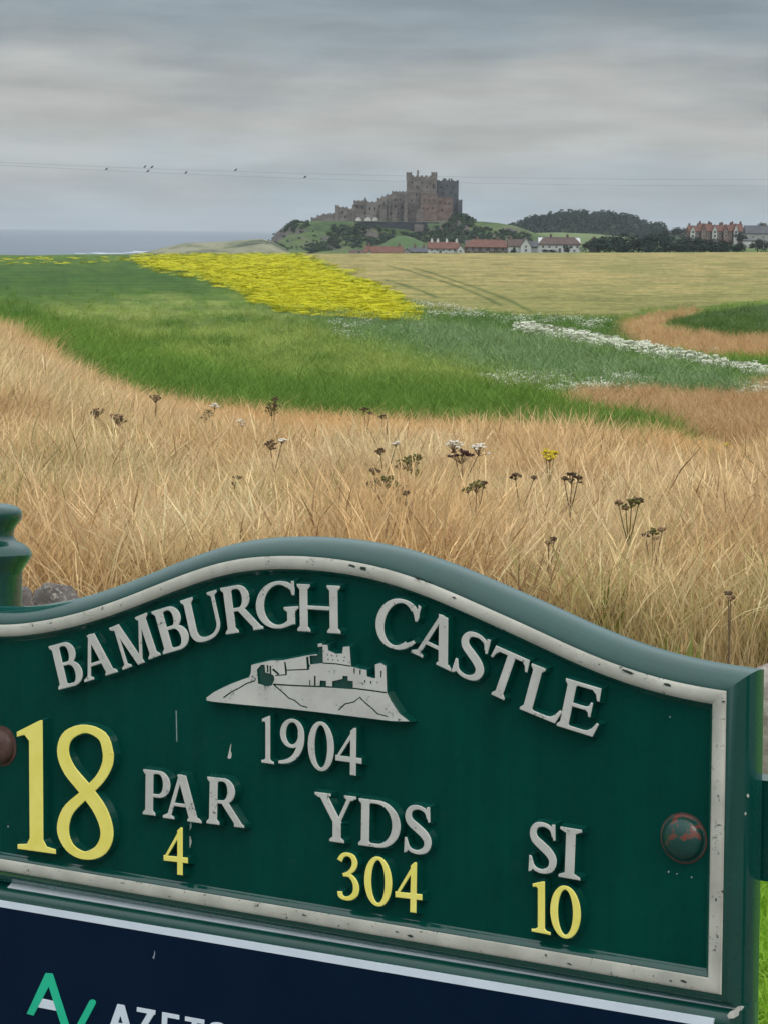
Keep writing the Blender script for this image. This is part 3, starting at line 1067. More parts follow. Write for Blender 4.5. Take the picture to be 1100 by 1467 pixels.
house('house', 'white house with steep pointed gable and brown roof beside the grey-roofed wing', 780, [
    dict(x0=728, x1=747, base=364, eave=352, ridge=343, d=7, off=1, wall=WHITEWASH, roof=BROWNTILE, win=[(.4, .7, .9, 1), (.4, .3, .9, 1)], chim=[.2]),
    dict(x0=745, x1=760, base=364, eave=352, ridge=340.5, d=8, off=-1, dir='y', wall=WHITEWASH, roof=BROWNTILE, win=[(.5, .9, .9, 1.1), (.5, .45, 1, 1.1)]),
    dict(x0=758, x1=769, base=363, eave=353, ridge=345.5, d=7, off=2, wall=GREYWALL, roof=SLATE)])
house('house', 'long white house with a dark brown roof left of the tree belt', 800, [
    dict(x0=771, x1=831, base=363, eave=349.5, ridge=340, d=9, hip=2.5, wall=WHITEWASH, roof=BROWNTILE, chim=[.3, .7], cmat=BROWNSTONE, win=[(.1, .7, 1, 1.1), (.25, .7, 1, 1.1), (.42, .7, 1, 1.1), (.6, .7, 1, 1.1), (.78, .7, 1, 1.1), (.92, .7, 1, 1.1), (.3, .3, 1, 1.1), (.85, .3, 1, 1.1)], door=.5)])
house('house', 'brick gable end showing at the left edge of the tree belt', 770, [
    dict(x0=845, x1=857, base=362, eave=348, ridge=339, d=7, dir='y', wall=BROWNSTONE, roof=PANTILE, win=[(.5, .6, 1, 1)])])
# the red-roofed terrace on the rise to the right
terr = [(986, 1002, 'leftmost red brick gabled house of the terrace on the rise', 322), (1001, 1018, 'second red brick house from the left in the terrace, with a pointed dormer', 319), (1017, 1034, 'middle red brick house of the terrace with dark chimneys', 321),
        (1033, 1049, 'fourth red brick house of the terrace with a tall gable', 320.5), (1048, 1063, 'rightmost red brick house of the terrace ending by the dark trees', 319.5)]
for i, (x0, x1, lab, rg_) in enumerate(terr):
    w = x1 - x0
    house('terrace_house', lab, 980, [
        dict(x0=x0, x1=x1 + .2, base=346, eave=331, ridge=rg_ + 1.5, d=9, wall=BRICK, roof=PANTILE, chim=[.12, .88], cmat=BROWNSTONE, win=[(.75, .75, 1.2, 1.2), (.75, .4, 1.2, 1.2)]),
        dict(x0=x0 + w * .15, x1=x0 + w * .55, base=346, eave=330, ridge=rg_ + 1, d=4, off=-1.8 - .1 * i, dir='y', wall=WHITEWASH if i % 2 == 0 else BRICK, roof=PANTILE, win=[(.5, .85, 1.3, 1.2), (.5, .5, 1.3, 1.3)])],
        group='red brick terrace on the rise')
house('hall', 'long grey slate-roofed building at the right edge above a white wall', 960, [
    dict(x0=1068, x1=1150, base=348, eave=334, ridge=323.5, d=10, wall=GREYWALL, roof=SLATE, win=[(.12, .6, 1.1, 1.2), (.3, .6, 1.1, 1.2)], chim=[.35])])
house('shed', 'low white lean-to with a flat roof under the slate-roofed building', 930, [
    dict(x0=1066, x1=1096, base=349.5, eave=344.5, ridge=343, d=5, wall=WHITEWASH, roof=SLATE)], cat='shed')

# trees: the dark belt beside the field
GB = 'dark trees of the belt along the far edge of the wheat field'
LB = 'dense dark green tree in the belt along the far edge of the wheat field'
for px, tp, w in ((857, 339, 22), (872, 336, 26), (889, 335.5, 27), (906, 336, 26), (923, 335, 28), (941, 336.5, 27), (958, 336, 26), (975, 337.5, 27), (991, 338.5, 26), (1008, 341, 26), (1024, 342.5, 26), (1040, 344, 24), (1054, 347, 20)):
    tree(px, 366, tp, w + 12, 715 + random.uniform(-8, 8), LB, GB, low=0.98)
for px, tp, w in ((864, 346, 24), (898, 345, 26), (931, 346, 26), (966, 347, 26), (1000, 348, 26), (1030, 350, 24)):
    tree(px, 367, tp, w + 10, 700, LB, GB, low=1.08)
tree(1084, 363, 341, 26, 760, 'dark rounded tree at the right edge below the white wall', None)
tree(1096, 364, 345, 24, 740, 'low dark tree cut by the right edge of the picture', None)
tree(1091, 336, 318.5, 18, 1050, 'dark treetop behind the slate roof at the right edge', None)
tree(812, 363.5, 351, 14, 770, 'round dark bush in front of the long white house', None, 'bush', 'bush', .98)
tree(735, 365, 354, 10, 765, 'dark bush by the wall left of the white gable', None, 'bush', 'bush', .98)
tree(838, 364, 345, 18, 785, 'olive green tree between the long white house and the tree belt', None)
tree(785, 364, 357, 24, 770, 'low dark hedge bush along the foot of the long white house', None, 'bush', 'bush', .98)
GF = 'far trees on the skyline between the wood and the red terrace'
for px, tp, w in ((938, 327, 18), (952, 325, 18), (966, 324.5, 18), (980, 326, 16)):
    tree(px, 345, tp, w + 4, 1300, 'bluish far tree on the skyline between the wood and the red terrace', GF, low=.95)
for px, tp, w, lab in ((1056, 333, 14, 'dark tree standing at the right end of the red terrace'), (1066, 336, 12, 'small dark tree between the red terrace and the slate-roofed building')):
    tree(px, 350, tp, w + 3, 940, lab, None)

# overhead wires on two poles outside the picture, with birds
WIRE = M('wire').base((0.16, 0.165, 0.17), 0.6).m
WOODP = mat_noise('pole_wood', (0.07, 0.055, 0.04), (0.13, 0.10, 0.08), 2, 0.9, 'Position')
YW = 105.0


def wire_pts(ya, yb, yc, off):
    xs_ = np.linspace(-420, 1520, 40)
    co = np.polyfit([0, 400, 1100], [ya, yb, yc], 2)
    return [tuple(at(x, np.polyval(co, x), YW + off)) for x in xs_], co


W1, CO1 = wire_pts(232.5, 247.5, 257.5, 0.0)
W2, CO2 = wire_pts(236.5, 254.5, 266.5, 0.9)
for pts, lab in ((W1, 'upper of the two thin overhead wires crossing the sky'), (W2, 'lower of the two thin overhead wires crossing the sky')):
    m_ = MB()
    m_.tube(pts, [0.0042] * len(pts), 5)
    tag(m_.build('overhead_wire', WIRE), lab, 'wire', 'overhead wires')
for k in (0, -1):
    g = W1[k]
    h = W2[k]
    gz = float(terrain(g[0], g[1]))
    e = empty('wire_pole', (g[0], g[1] + 0.45, gz))
    tag(e, 'wooden pole carrying the wires, outside the %s of the picture' % ('left' if k == 0 else 'right'), 'pole')
    m_ = MB()
    m_.tube([(0, 0, -0.5), (0, 0, g[2] - gz + 0.5)], [0.14, 0.1], 10)
    m_.build('post', WOODP, e)
    m_ = MB()
    m_.box(-0.06, 0.06, -0.7, 0.7, min(g[2], h[2]) - gz - 0.2, min(g[2], h[2]) - gz - 0.06)
    m_.build('crossarm', WOODP, e)
BIRDM = M('bird_feathers').base((0.03, 0.032, 0.04), 0.7).m
BIRDS = [(153, 1, 'bird perched alone on the wire furthest to the left'), (208, 0, 'left bird of the close trio on the wires'), (218, 0, 'right bird of the close trio on the wires'),
         (212.5, 1, 'lower bird of the close trio, on the lower wire'), (267, 1, 'bird on the lower wire just right of the trio'), (338, 0, 'bird alone on the upper wire above the dunes'), (437, 1, 'bird furthest to the right on the lower wire, left of the castle')]
for i, (px, wi, lab) in enumerate(BIRDS):
    co = CO1 if wi == 0 else CO2
    p = at(px, np.polyval(co, px), YW + (0 if wi == 0 else 0.9))
    e = empty('bird', (p[0], p[1], p[2] + 0.008))
    e.rotation_euler = (0, 0, random.uniform(-0.8, 0.8))
    e.scale = (0.8, 0.8, 0.8)
    tag(e, 'small dark ' + lab, 'bird', 'birds perched on the wires')
    b_ = MB()
    b_.tube([(-0.075, 0, 0.045), (-0.05, 0, 0.06), (0, 0, 0.085), (0.045, 0, 0.115), (0.068, 0, 0.145), (0.09, 0, 0.158), (0.108, 0, 0.152)], [0.012, 0.03, 0.046, 0.04, 0.029, 0.027, 0.008], 9)
    b_.tube([(0.104, 0, 0.152), (0.128, 0, 0.148)], [0.008, 0.002], 5)
    b_.build('body', BIRDM, e, smooth=60)
    t_ = MB()
    t_.add([(-0.06, -0.02, 0.055), (-0.06, 0.02, 0.055), (-0.16, 0.022, 0.02), (-0.16, -0.022, 0.02), (-0.06, -0.02, 0.045), (-0.06, 0.02, 0.045), (-0.16, 0.022, 0.015), (-0.16, -0.022, 0.015)],
           [(0, 1, 2, 3), (7, 6, 5, 4), (0, 3, 7, 4), (1, 5, 6, 2), (3, 2, 6, 7), (0, 4, 5, 1)])
    t_.build('tail', BIRDM, e)
    for s in (-1, 1):
        w_ = MB()
        w_.tube([(0.04, s * 0.036, 0.11), (0, s * 0.046, 0.09), (-0.07, s * 0.03, 0.05), (-0.12, s * 0.012, 0.03)], [0.012, 0.016, 0.01, 0.003], 5)
        w_.build('wing', BIRDM, e, smooth=60)
        l_ = MB()
        l_.tube([(0.0, s * 0.015, 0.05), (0.005, s * 0.015, 0.0)], [0.005, 0.004], 4)
        l_.build('leg', BIRDM, e)
#SPLIT

# ==================================================================== SIGN
# pose: vanishing points of the sign's horizontals and verticals in the photograph
f_ = F_PX
hx, hy = -3600 - PW / 2, 600 - PH / 2
s_ = (hx * 529 + hy * 467 + f_ ** 2)
# vertical lines through (1079, 1200) lean by k px per px
k_ = 0.0172
s_num = hx * 529 + hy * 467 + f_ ** 2
s_den = hx * k_ - hy
s_val = s_num / s_den
vx, vy = 529 - k_ * s_val, 467 + s_val
u_ = Vector((-hx / f_, hy / f_, 1.0)).normalized()
v_ = Vector((-vx / f_, vy / f_, 1.0)).normalized()
v_ = (v_ - u_ * v_.dot(u_)).normalized()
n_ = u_.cross(v_).normalized()
RWm = cam.matrix_world.to_3x3()
SU, SV, SN = RWm @ u_, RWm @ v_, RWm @ n_
oc = Vector(((470 - PW / 2) / F_PX, -(1130 - PH / 2) / F_PX, -1.0)) * 1.78
SO = cam.matrix_world @ oc
SIGN_MW = Matrix((( SU.x, SV.x, SN.x, SO.x), (SU.y, SV.y, SN.y, SO.y), (SU.z, SV.z, SN.z, SO.z), (0, 0, 0, 1)))


def sg(px, py, w=0.0):
    """sign-plane coordinates (metres) of a photo pixel on the plane w in front of the rim"""
    d = Vector(ray(px, py))
    n = SN
    t = ((SO + n * w) - CAM).dot(n) / d.dot(n)
    p = CAM + d * t - SO
    return (p.dot(SU), p.dot(SV))


def green_paint(name, gloss):
    m = M(name)
    f = m.noise(9, 5, 0.6)
    fs = m.noise(240, 2, 0.5)
    g1 = m.ramp(f, [(0.3, (0.0004, 0.042, 0.030)), (0.7, (0.0008, 0.053, 0.039))])
    st = m.noise(55, 5, 0.7, 'Object', (1, 0.06, 1))
    blot = m.noise(14, 5, 0.7)
    g1 = m.mix(1.0, g1, m.ramp(st, [(0.35, (0.9, 0.9, 0.9)), (0.7, (1.1, 1.1, 1.1))]), 'MULTIPLY')
    grime = m.n('ShaderNodeMath', operation='MULTIPLY')
    m.l(blot, grime.inputs[0])
    m.l(m.noise(160, 4, 0.7), grime.inputs[1])
    g1 = m.mix(m.ramp(grime.outputs[0], [(0.34, (0, 0, 0)), (0.46, (0.3, 0.3, 0.3))]), g1, (0.03, 0.055, 0.045))
    m.base(g1, m.ramp(m.noise(30, 4), [(0.3, (0.22,) * 3), (0.7, (0.32,) * 3)]))
    m.bump(fs, 0.05, 0.002)
    if gloss:
        m.b.inputs['Specular IOR Level'].default_value = 0.1
        m.b.inputs['Coat Weight'].default_value = 0.8
        m.b.inputs['Coat Roughness'].default_value = 0.1
        m.b.inputs['Coat IOR'].default_value = 1.6
        m.b.inputs['Sheen Weight'].default_value = 0.28
        m.b.inputs['Sheen Roughness'].default_value = 0.3
        m.b.inputs['Sheen Tint'].default_value = (0.2, 0.85, 0.85, 1)
    else:
        m.b.inputs['Specular IOR Level'].default_value = 0.07
    return m.m


GREENP = green_paint('green_gloss_paint', True)
GREENM = green_paint('green_satin_paint', False)
SILVER = M('silver_paint')
f = SILVER.noise(60, 5, 0.65)
f2 = SILVER.noise(330, 4, 0.7)
ad = SILVER.n('ShaderNodeMath', operation='MULTIPLY')
SILVER.l(f, ad.inputs[0])
SILVER.l(f2, ad.inputs[1])
wear = SILVER.ramp(ad.outputs[0], [(0.33, (0, 0, 0)), (0.39, (1, 1, 1))])
cs = SILVER.ramp(SILVER.noise(25, 4), [(0.3, (0.35, 0.345, 0.29)), (0.7, (0.52, 0.51, 0.435))])
SILVER.base(SILVER.mix(wear, cs, (0.05, 0.06, 0.055)), 0.5)
SILVER.bump(f2, 0.15, 0.002)
SILVER = SILVER.m
SILVERL = M('silver_letter_paint')
f = SILVERL.noise(75, 5, 0.65)
f2 = SILVERL.noise(420, 4, 0.7)
ad = SILVERL.n('ShaderNodeMath', operation='MULTIPLY')
SILVERL.l(f, ad.inputs[0])
SILVERL.l(f2, ad.inputs[1])
wear = SILVERL.ramp(ad.outputs[0], [(0.34, (0, 0, 0)), (0.40, (1, 1, 1))])
cs = SILVERL.ramp(SILVERL.noise(25, 4), [(0.3, (0.43, 0.425, 0.385)), (0.7, (0.57, 0.565, 0.51))])
SILVERL.base(SILVERL.mix(wear, cs, (0.06, 0.07, 0.065)), 0.5)
SILVERL.bump(f2, 0.15, 0.002)
SILVERL = SILVERL.m
YELLOWP = mat_noise('yellow_paint', (0.80, 0.70, 0.13), (0.88, 0.79, 0.20), 40, 0.4, bump=0.08, dist=0.001)
RUST = M('rusty_bolt')
f = RUST.noise(30, 5, 0.65)
RUST.b.inputs['Coat Weight'].default_value = 0.4
RUST.base(RUST.ramp(f, [(0.385, (0.15, 0.035, 0.02)), (0.425, (0.09, 0.045, 0.03)), (0.44, (0.002, 0.045, 0.034))]), 0.45)
RUST.bump(RUST.noise(140, 3), 0.25, 0.002)
RUST = RUST.m
RUST2 = mat_noise('rusty_brown_bolt', (0.045, 0.022, 0.016), (0.11, 0.06, 0.045), 60, 0.5, bump=0.3, dist=0.002)
CHIP = mat_noise('chipped_paint', (0.38, 0.36, 0.31), (0.62, 0.6, 0.54), 180, 0.6)
NAVY = mat_noise('navy_vinyl', (0.0012, 0.0088, 0.026), (0.0018, 0.011, 0.031), 12, 0.3)
NAVY.node_tree.nodes['Principled BSDF'].inputs['Specular IOR Level'].default_value = 0.08
WHITEV = mat_noise('white_vinyl', (0.60, 0.67, 0.74), (0.68, 0.75, 0.81), 20, 0.4)
MINT = mat_noise('mint_vinyl', (0.012, 0.45, 0.25), (0.02, 0.52, 0.30), 20, 0.4)
ALU = mat_noise('dull_metal', (0.50, 0.55, 0.57), (0.60, 0.65, 0.67), 30, 0.45, bump=0.1, dist=0.001)

sign = empty('hole_sign', SIGN_MW)
tag(sign, 'dark green arched golf hole sign reading BAMBURGH CASTLE, in front of the dry grass', 'sign')

# --- outline of the raised rim: its outer edge, traced, with the hidden left end mirrored
TOP = [(0, 896), (27, 894.7), (54.5, 891), (95.4, 883), (128, 874), (169, 860), (207, 845), (245, 829.5), (286, 814.5), (323, 803.6), (359, 798), (395, 796), (432, 796.3), (468, 799), (504.5, 804),
       (541, 811.5), (577, 822), (614, 835), (650, 850), (700, 872.5), (754.5, 896.5), (809, 922.5), (845.5, 938.5), (882, 953), (932, 969), (970.5, 978.5), (1009, 986), (1038, 990)]
BOLT_L, BOLT_R = sg(-3, 1069), sg(976, 1201)
AC = (BOLT_L[0] + BOLT_R[0]) / 2
top = [sg(*p) for p in TOP]
sb0, sb1 = sg(0, 1247), sg(1029, 1425)
slope_b = (sb1[1] - sb0[1]) / (sb1[0] - sb0[0])
aR = sg(1036, 1200)[0]
top[-1] = (aR, top[-1][1])
aL = 2 * AC - aR
# smooth resample of the traced top edge, shoulder on the left mirrored
ta = np.array([p[0] for p in top])
tb_ = np.array([p[1] for p in top])
mir = [(2 * AC - a, b) for a, b in top if 2 * AC - a < ta[0] - 0.012]
mir = sorted(mir)
if mir:
    db = tb_[0] - np.interp(ta[0] - 0.012, [m[0] for m in mir], [m[1] for m in mir])
    ta = np.concatenate([[m[0] for m in mir], ta])
    tb_ = np.concatenate([[m[1] + db for m in mir], tb_])
aa = np.linspace(ta[0], ta[-1], 97)
bb = np.interp(aa, ta, tb_)
ker = np.array([1, 2, 3, 2, 1]) / 9
for _ in range(3):
    ext = np.concatenate([[2 * bb[0] - bb[2], 2 * bb[0] - bb[1]], bb, [2 * bb[-1] - bb[-2], 2 * bb[-1] - bb[-3]]])
    bb = np.convolve(ext, ker, 'valid')
bot = lambda a: sb0[1] + slope_b * (a - sb0[0])
OUT = [(aL, bot(aL))] + [(aR, bot(aR))] + [(a, b) for a, b in zip(aa[::-1], bb[::-1])]   # counter-clockwise: bottom-left, bottom-right, over the top
OUT[2] = (aR, OUT[2][1])
OUT[-1] = (aL, OUT[-1][1])
print('SIGN half width %.3f height %.3f  aL %.3f aR %.3f ac %.3f bottom slope %.4f' % ((aR - aL) / 2, max(bb) - bot(AC), aL, aR, AC, slope_b))
print('   SN', SN, 'SU', SU, 'SV', SV)


def offset_loop(pts, o):
    n = len(pts)
    res = []
    for i in range(n):
        p0, p1, p2 = (np.array(pts[(i + k) % n]) for k in (-1, 0, 1))
        e0, e1 = p1 - p0, p2 - p1
        e0 /= np.linalg.norm(e0)
        e1 /= np.linalg.norm(e1)
        n0, n1 = np.array((e0[1], -e0[0])), np.array((e1[1], -e1[0]))
        m = n0 + n1
        m = m / max(m.dot(n0), 0.25) if abs(m.dot(n0)) > 1e-6 else n0
        res.append(tuple(p1 + m * o))
    return res


def loft(name, rings, mats, parent, cap0=False, cap1=False, smooth=32, midx=None):
    """rings: list of (offset, w) applied to OUT"""
    V, F, MI = [], [], []
    n = len(OUT)
    for (o, w) in rings:
        V += [(a, b, w) for a, b in offset_loop(OUT, o)]
    for r in range(len(rings) - 1):
        for i in range(n):
            j = (i + 1) % n
            F.append((r * n + i, r * n + j, (r + 1) * n + j, (r + 1) * n + i))
            MI.append(0)
    if cap0:
        F.append(tuple(range(n)))
        MI.append(1 if isinstance(mats, list) else 0)
    if cap1:
        k = (len(rings) - 1) * n
        F.append(tuple(k + i for i in range(n - 1, -1, -1)))
        MI.append(0)
    return mesh(name, V, F, mats, parent, smooth=smooth, midx=MI)


RIM = 0.0118
REC = -0.0075
BEV = [(0.0, -0.0012), (0.0035, -0.0022), (0.0075, -0.0048), (0.0112, -0.0088), (0.0142, -0.0135), (0.0162, -0.019), (0.017, -0.025), (0.0165, -0.034)]
# panel face and its inner chamfer, rim seat and rounded outer edge: one casting
loft('panel', [(-RIM - 0.0052, REC), (-RIM - 0.0036, REC + 0.0012), (-RIM - 0.0012, -0.0022), (-RIM + 0.0006, -0.0012)] + BEV, [GREENP, GREENM], sign, cap0=True, cap1=True)
# silver painted bead
NB = 8
bead = [(-RIM + RIM * i / NB, -0.0008 + 0.0021 * math.sin(math.pi * i / NB) ** 0.6) for i in range(NB + 1)]
loft('rim', [bead[0]] + bead[1:], SILVER, sign, smooth=40)


# --- glyphs: each letter is a set of overlapping polygons, joined by a constrained triangulation
STEM, THIN = 0.155, 0.052


def strip(pts, ws):
    P = [np.array(p, float) for p in pts]
    L, R = [], []
    for i, p in enumerate(P):
        t = P[min(i + 1, len(P) - 1)] - P[max(i - 1, 0)]
        t /= np.linalg.norm(t) + 1e-9
        nn_ = np.array((-t[1], t[0]))
        L.append(p + nn_ * ws[i] / 2)
        R.append(p - nn_ * ws[i] / 2)
    return [[tuple(L[i]), tuple(R[i]), tuple(R[i + 1]), tuple(L[i + 1])] for i in range(len(P) - 1)]


def arc(cx, cy, rx, ry, a0, a1, thick=STEM, thin=THIN, n=22, pw=1.4, tilt=0.0):
    """bowl drawn on its centre line; thick at the sides, thin at top and bottom"""
    pts, ws = [], []
    for i in range(n + 1):
        a = math.radians(a0 + (a1 - a0) * i / n)
        pts.append((cx + rx * math.cos(a), cy + ry * math.sin(a)))
        ws.append(thin + (thick - thin) * abs(math.cos(a + tilt)) ** pw)
    return strip(pts, ws)


def stem(x, y0, y1, w=STEM, foot=0.055, head=0.055):
    """upright with bracketed serifs; x is its left side"""
    P = [[(x, y0), (x + w, y0), (x + w, y1), (x, y1)]]
    if foot:
        P.append([(x - foot, y0), (x + w + foot, y0), (x + w + foot, y0 + .03), (x + w + .012, y0 + .085), (x - .012, y0 + .085), (x - foot, y0 + .03)])
    if head:
        P.append([(x - head, y1), (x - head, y1 - .03), (x - .012, y1 - .085), (x + w + .012, y1 - .085), (x + w + head, y1 - .03), (x + w + head, y1)])
    return P


def serif_foot(xc, y, w, s=0.055):
    return [[(xc - w / 2 - s, y), (xc + w / 2 + s, y), (xc + w / 2 + s, y + .03), (xc + w / 2 + .01, y + .08), (xc - w / 2 - .01, y + .08), (xc - w / 2 - s, y + .03)]]


def serif_head(xc, y, w, s=0.055):
    return [[(xc - w / 2 - s, y), (xc - w / 2 - s, y - .03), (xc - w / 2 - .01, y - .08), (xc + w / 2 + .01, y - .08), (xc + w / 2 + s, y - .03), (xc + w / 2 + s, y)]]


def bar(x0, x1, y, t=THIN):
    return [[(x0, y - t / 2), (x1, y - t / 2), (x1, y + t / 2), (x0, y + t / 2)]]


def diag(x0, y0, x1, y1, w):
    """slanted stroke with horizontal ends, w measured horizontally"""
    return [[(x0 - w / 2, y0), (x0 + w / 2, y0), (x1 + w / 2, y1), (x1 - w / 2, y1)]]


def curve_stroke(ctrl, ws, n=26):
    P = np.array(ctrl, float)
    m = len(P)
    pts, wv = [], []
    for i in range(n + 1):
        t = i / n * (m - 1)
        k = min(int(t), m - 2)
        u = t - k
        p0, p1, p2, p3 = P[max(k - 1, 0)], P[k], P[k + 1], P[min(k + 2, m - 1)]
        pts.append(0.5 * ((2 * p1) + (-p0 + p2) * u + (2 * p0 - 5 * p1 + 4 * p2 - p3) * u * u + (-p0 + 3 * p1 - 3 * p2 + p3) * u ** 3))
        wv.append(ws[k] * (1 - u) + ws[k + 1] * u)
    return strip(pts, wv)


def G_B():
    return stem(.055, 0, 1, foot=.055, head=.055) + bar(.2, .34, .974) + bar(.2, .38, .53) + bar(.2, .36, .028, .056) + \
        arc(.325, .752, .155, .222, -90, 90, .14) + arc(.345, .278, .187, .25, -90, 90, .145), .60


def G_A():
    return diag(.13, 0.03, .375, 1.0, .062) + diag(.645, 0.03, .40, 1.0, .165) + [[(.335, .93), (.47, .93), (.405, 1.01), (.355, 1.01)]] + bar(.21, .58, .33) + serif_foot(.125, 0, .05, .085) + serif_foot(.66, 0, .15, .06), .82


def G_M():
    return diag(.135, 0.03, .16, .97, .062) + diag(.19, .97, .475, -.02, .15) + diag(.475, 0.0, .775, .97, .06) + stem(.735, 0, 1, .15, .06, .06) + serif_foot(.135, 0, .05, .08) + \
        [[(.03, 1), (.03, .97), (.09, .92), (.26, .92), (.26, 1)]], .95


def G_U():
    P = stem(.06, .3, 1, .15, 0, .06)
    P += [[(.69, .32), (.75, .32), (.75, 1), (.69, 1)]] + serif_head(.72, 1, .06, .07)
    pts = [(.135, .34), (.145, .2), (.2, .085), (.31, .03), (.43, .022), (.56, .055), (.66, .14), (.712, .25), (.72, .36)]
    return P + curve_stroke(pts, [.15, .148, .13, .085, .062, .062, .062, .06, .06]), .87


def G_R():
    return stem(.055, 0, 1) + bar(.2, .36, .974) + bar(.2, .38, .49) + arc(.335, .733, .18, .242, -90, 90, .145) + diag(.70, .03, .37, .50, .15) + \
        [[(.60, 0), (.80, 0), (.80, .03), (.72, .075), (.60, .085)]], .79


def G_G():
    return arc(.47, .5, .395, .475, 58, 305, .155, n=30) + stem(.655, .07, .43, .145, 0, .07) + curve_stroke([(.68, .125), (.62, .06), (.5, .022)], [.06, .07, .055], 6) + \
        [[(.655, .03), (.79, .08), (.79, .3), (.655, .3)]] + curve_stroke([(.68, .905), (.74, .86), (.765, .8), (.775, .70)], [.07, .10, .07, .035], 8) + [[(.745, .98), (.79, .98), (.79, .74), (.76, .70)]], .92


def G_H():
    return stem(.055, 0, 1) + stem(.71, 0, 1) + bar(.2, .72, .515, .056), .92


def G_C():
    return arc(.455, .5, .385, .475, 52, 312, .16, n=30) + curve_stroke([(.69, .88), (.755, .82), (.785, .73), (.79, .66)], [.07, .105, .075, .03], 8) + [[(.775, .97), (.815, .95), (.81, .68), (.785, .66)]] + \
        curve_stroke([(.71, .14), (.78, .17), (.845, .24)], [.055, .065, .04], 6), .85


def G_S():
    pts = [(.55, .76), (.50, .90), (.34, .968), (.17, .93), (.10, .80), (.14, .66), (.30, .54), (.46, .42), (.545, .28), (.50, .11), (.33, .03), (.16, .06), (.07, .16), (.04, .27)]
    ws = [.045, .06, .06, .09, .125, .15, .165, .165, .15, .115, .062, .06, .06, .03]
    return curve_stroke(pts, ws, 44) + [[(.525, .98), (.575, .99), (.585, .70), (.56, .69), (.525, .84)]] + [[(.015, .0), (.06, .02), (.13, .1), (.06, .3), (.028, .3)]], .62


def G_T():
    return stem(.345, 0, 1, .155, .065, 0) + bar(.03, .81, .965, .07) + [[(.03, .99), (.0, .76), (.028, .755), (.07, .86), (.15, .935), (.15, 1.0), (.03, 1.0)]] + \
        [[(.81, 1.0), (.69, 1.0), (.69, .935), (.77, .86), (.812, .755), (.84, .76)]], .84


def G_L():
    return stem(.055, 0, 1) + bar(.2, .64, .03, .06) + [[(.50, 0), (.70, 0), (.77, .27), (.742, .28), (.67, .14), (.60, .075), (.50, .06)]], .77


def G_E():
    return stem(.055, 0, 1) + bar(.2, .66, .972, .056) + bar(.2, .56, .52) + bar(.2, .66, .03, .06) + [[(.56, 1), (.71, 1), (.72, .75), (.694, .745), (.65, .87), (.56, .945)]] + \
        [[(.50, .546), (.50, .494), (.56, .46), (.583, .38), (.605, .38), (.605, .66), (.583, .66), (.56, .58)]] + [[(.54, 0), (.73, 0), (.80, .27), (.775, .28), (.7, .14), (.62, .075), (.54, .06)]], .80


def G_P():
    return stem(.055, 0, 1) + bar(.2, .34, .974) + bar(.2, .36, .44) + arc(.33, .708, .185, .266, -90, 90, .145), .60


def G_Y():
    return stem(.39, 0, .46, .155, .07, 0) + diag(.175, .97, .475, .42, .17) + diag(.745, .97, .50, .42, .065) + serif_head(.165, 1, .15, .09) + serif_head(.755, 1, .05, .095), .90


def G_D():
    return stem(.055, 0, 1) + bar(.2, .40, .974) + bar(.2, .40, .028, .056) + arc(.385, .5, .405, .473, -90, 90, .155, n=28), .87


def G_I():
    return stem(.12, 0, 1, .165, .12, .12), .405


def G_1():
    return [[(.10, .0), (.205, 0), (.205, 1.0), (.19, 1.0), (.10, .93)]] + [[(.205, 1.0), (.19, 1.0), (0.0, .895), (.0, .865), (.06, .885), (.10, .84), (.205, .84)]] + \
        [[(0.0, 0), (.305, 0), (.305, .028), (.235, .04), (.205, .09), (.10, .09), (.075, .04), (0, .028)]], .305


def G_1b():
    return [[(.115, .0), (.225, 0), (.225, 1.0), (.20, 1.0), (.115, .93)]] + [[(.225, 1.0), (.2, 1.0), (0.02, .925), (.02, .885), (.08, .9), (.115, .86), (.225, .86)]] + \
        [[(0.0, 0), (.33, 0), (.33, .03), (.26, .045), (.225, .09), (.115, .09), (.07, .045), (0, .03)]], .33


def G_8():
    # one crossing S with a thin return, as on cast numerals
    a = curve_stroke([(.385, .80), (.345, .925), (.215, .972), (.085, .91), (.045, .79), (.09, .66), (.205, .53), (.325, .38), (.375, .22), (.33, .09), (.215, .028), (.10, .07), (.045, .19), (.08, .34), (.20, .475), (.32, .61), (.375, .72), (.385, .80)],
                     [.075, .07, .052, .075, .085, .095, .10, .10, .09, .08, .052, .07, .088, .078, .062, .062, .072, .075], 80)
    return a, .42


def G_9():
    a = arc(.265, .69, .195, .288, 0, 360, .105, .05, n=34)
    b = curve_stroke([(.455, .72), (.46, .55), (.43, .38), (.35, .2), (.22, .08), (.06, .025), (.0, .022)], [.11, .115, .115, .10, .075, .05, .035], 26)
    return a + b, .515


def G_0():
    return arc(.265, .5, .205, .475, 0, 360, .12, .048, n=44, pw=1.3), .53


def G_4():
    return [[(.315, 0), (.42, 0), (.42, 1), (.385, 1), (.315, .93)]] + [[(.385, 1), (.42, 1), (.42, .94), (.065, .35), (0, .34), (0, .31)]] + [[(0, .27), (.54, .27), (.54, .365), (0, .365)]], .54


def G_3():
    a = curve_stroke([(.04, .83), (.10, .93), (.2, .972), (.31, .93), (.355, .81), (.32, .68), (.22, .575), (.12, .525)], [.085, .07, .05, .085, .10, .085, .05, .045], 34)
    b = curve_stroke([(.12, .525), (.24, .53), (.34, .44), (.385, .30), (.36, .15), (.26, .05), (.14, .03), (.06, .075), (.045, .15)], [.045, .06, .09, .11, .105, .075, .055, .085, .085], 36)
    return a + b, .44


# sans letters of the lower board
def S_A():
    return diag(.11, 0, .36, 1, .19) + diag(.61, 0, .36, 1, .19) + bar(.18, .54, .27, .15), .72


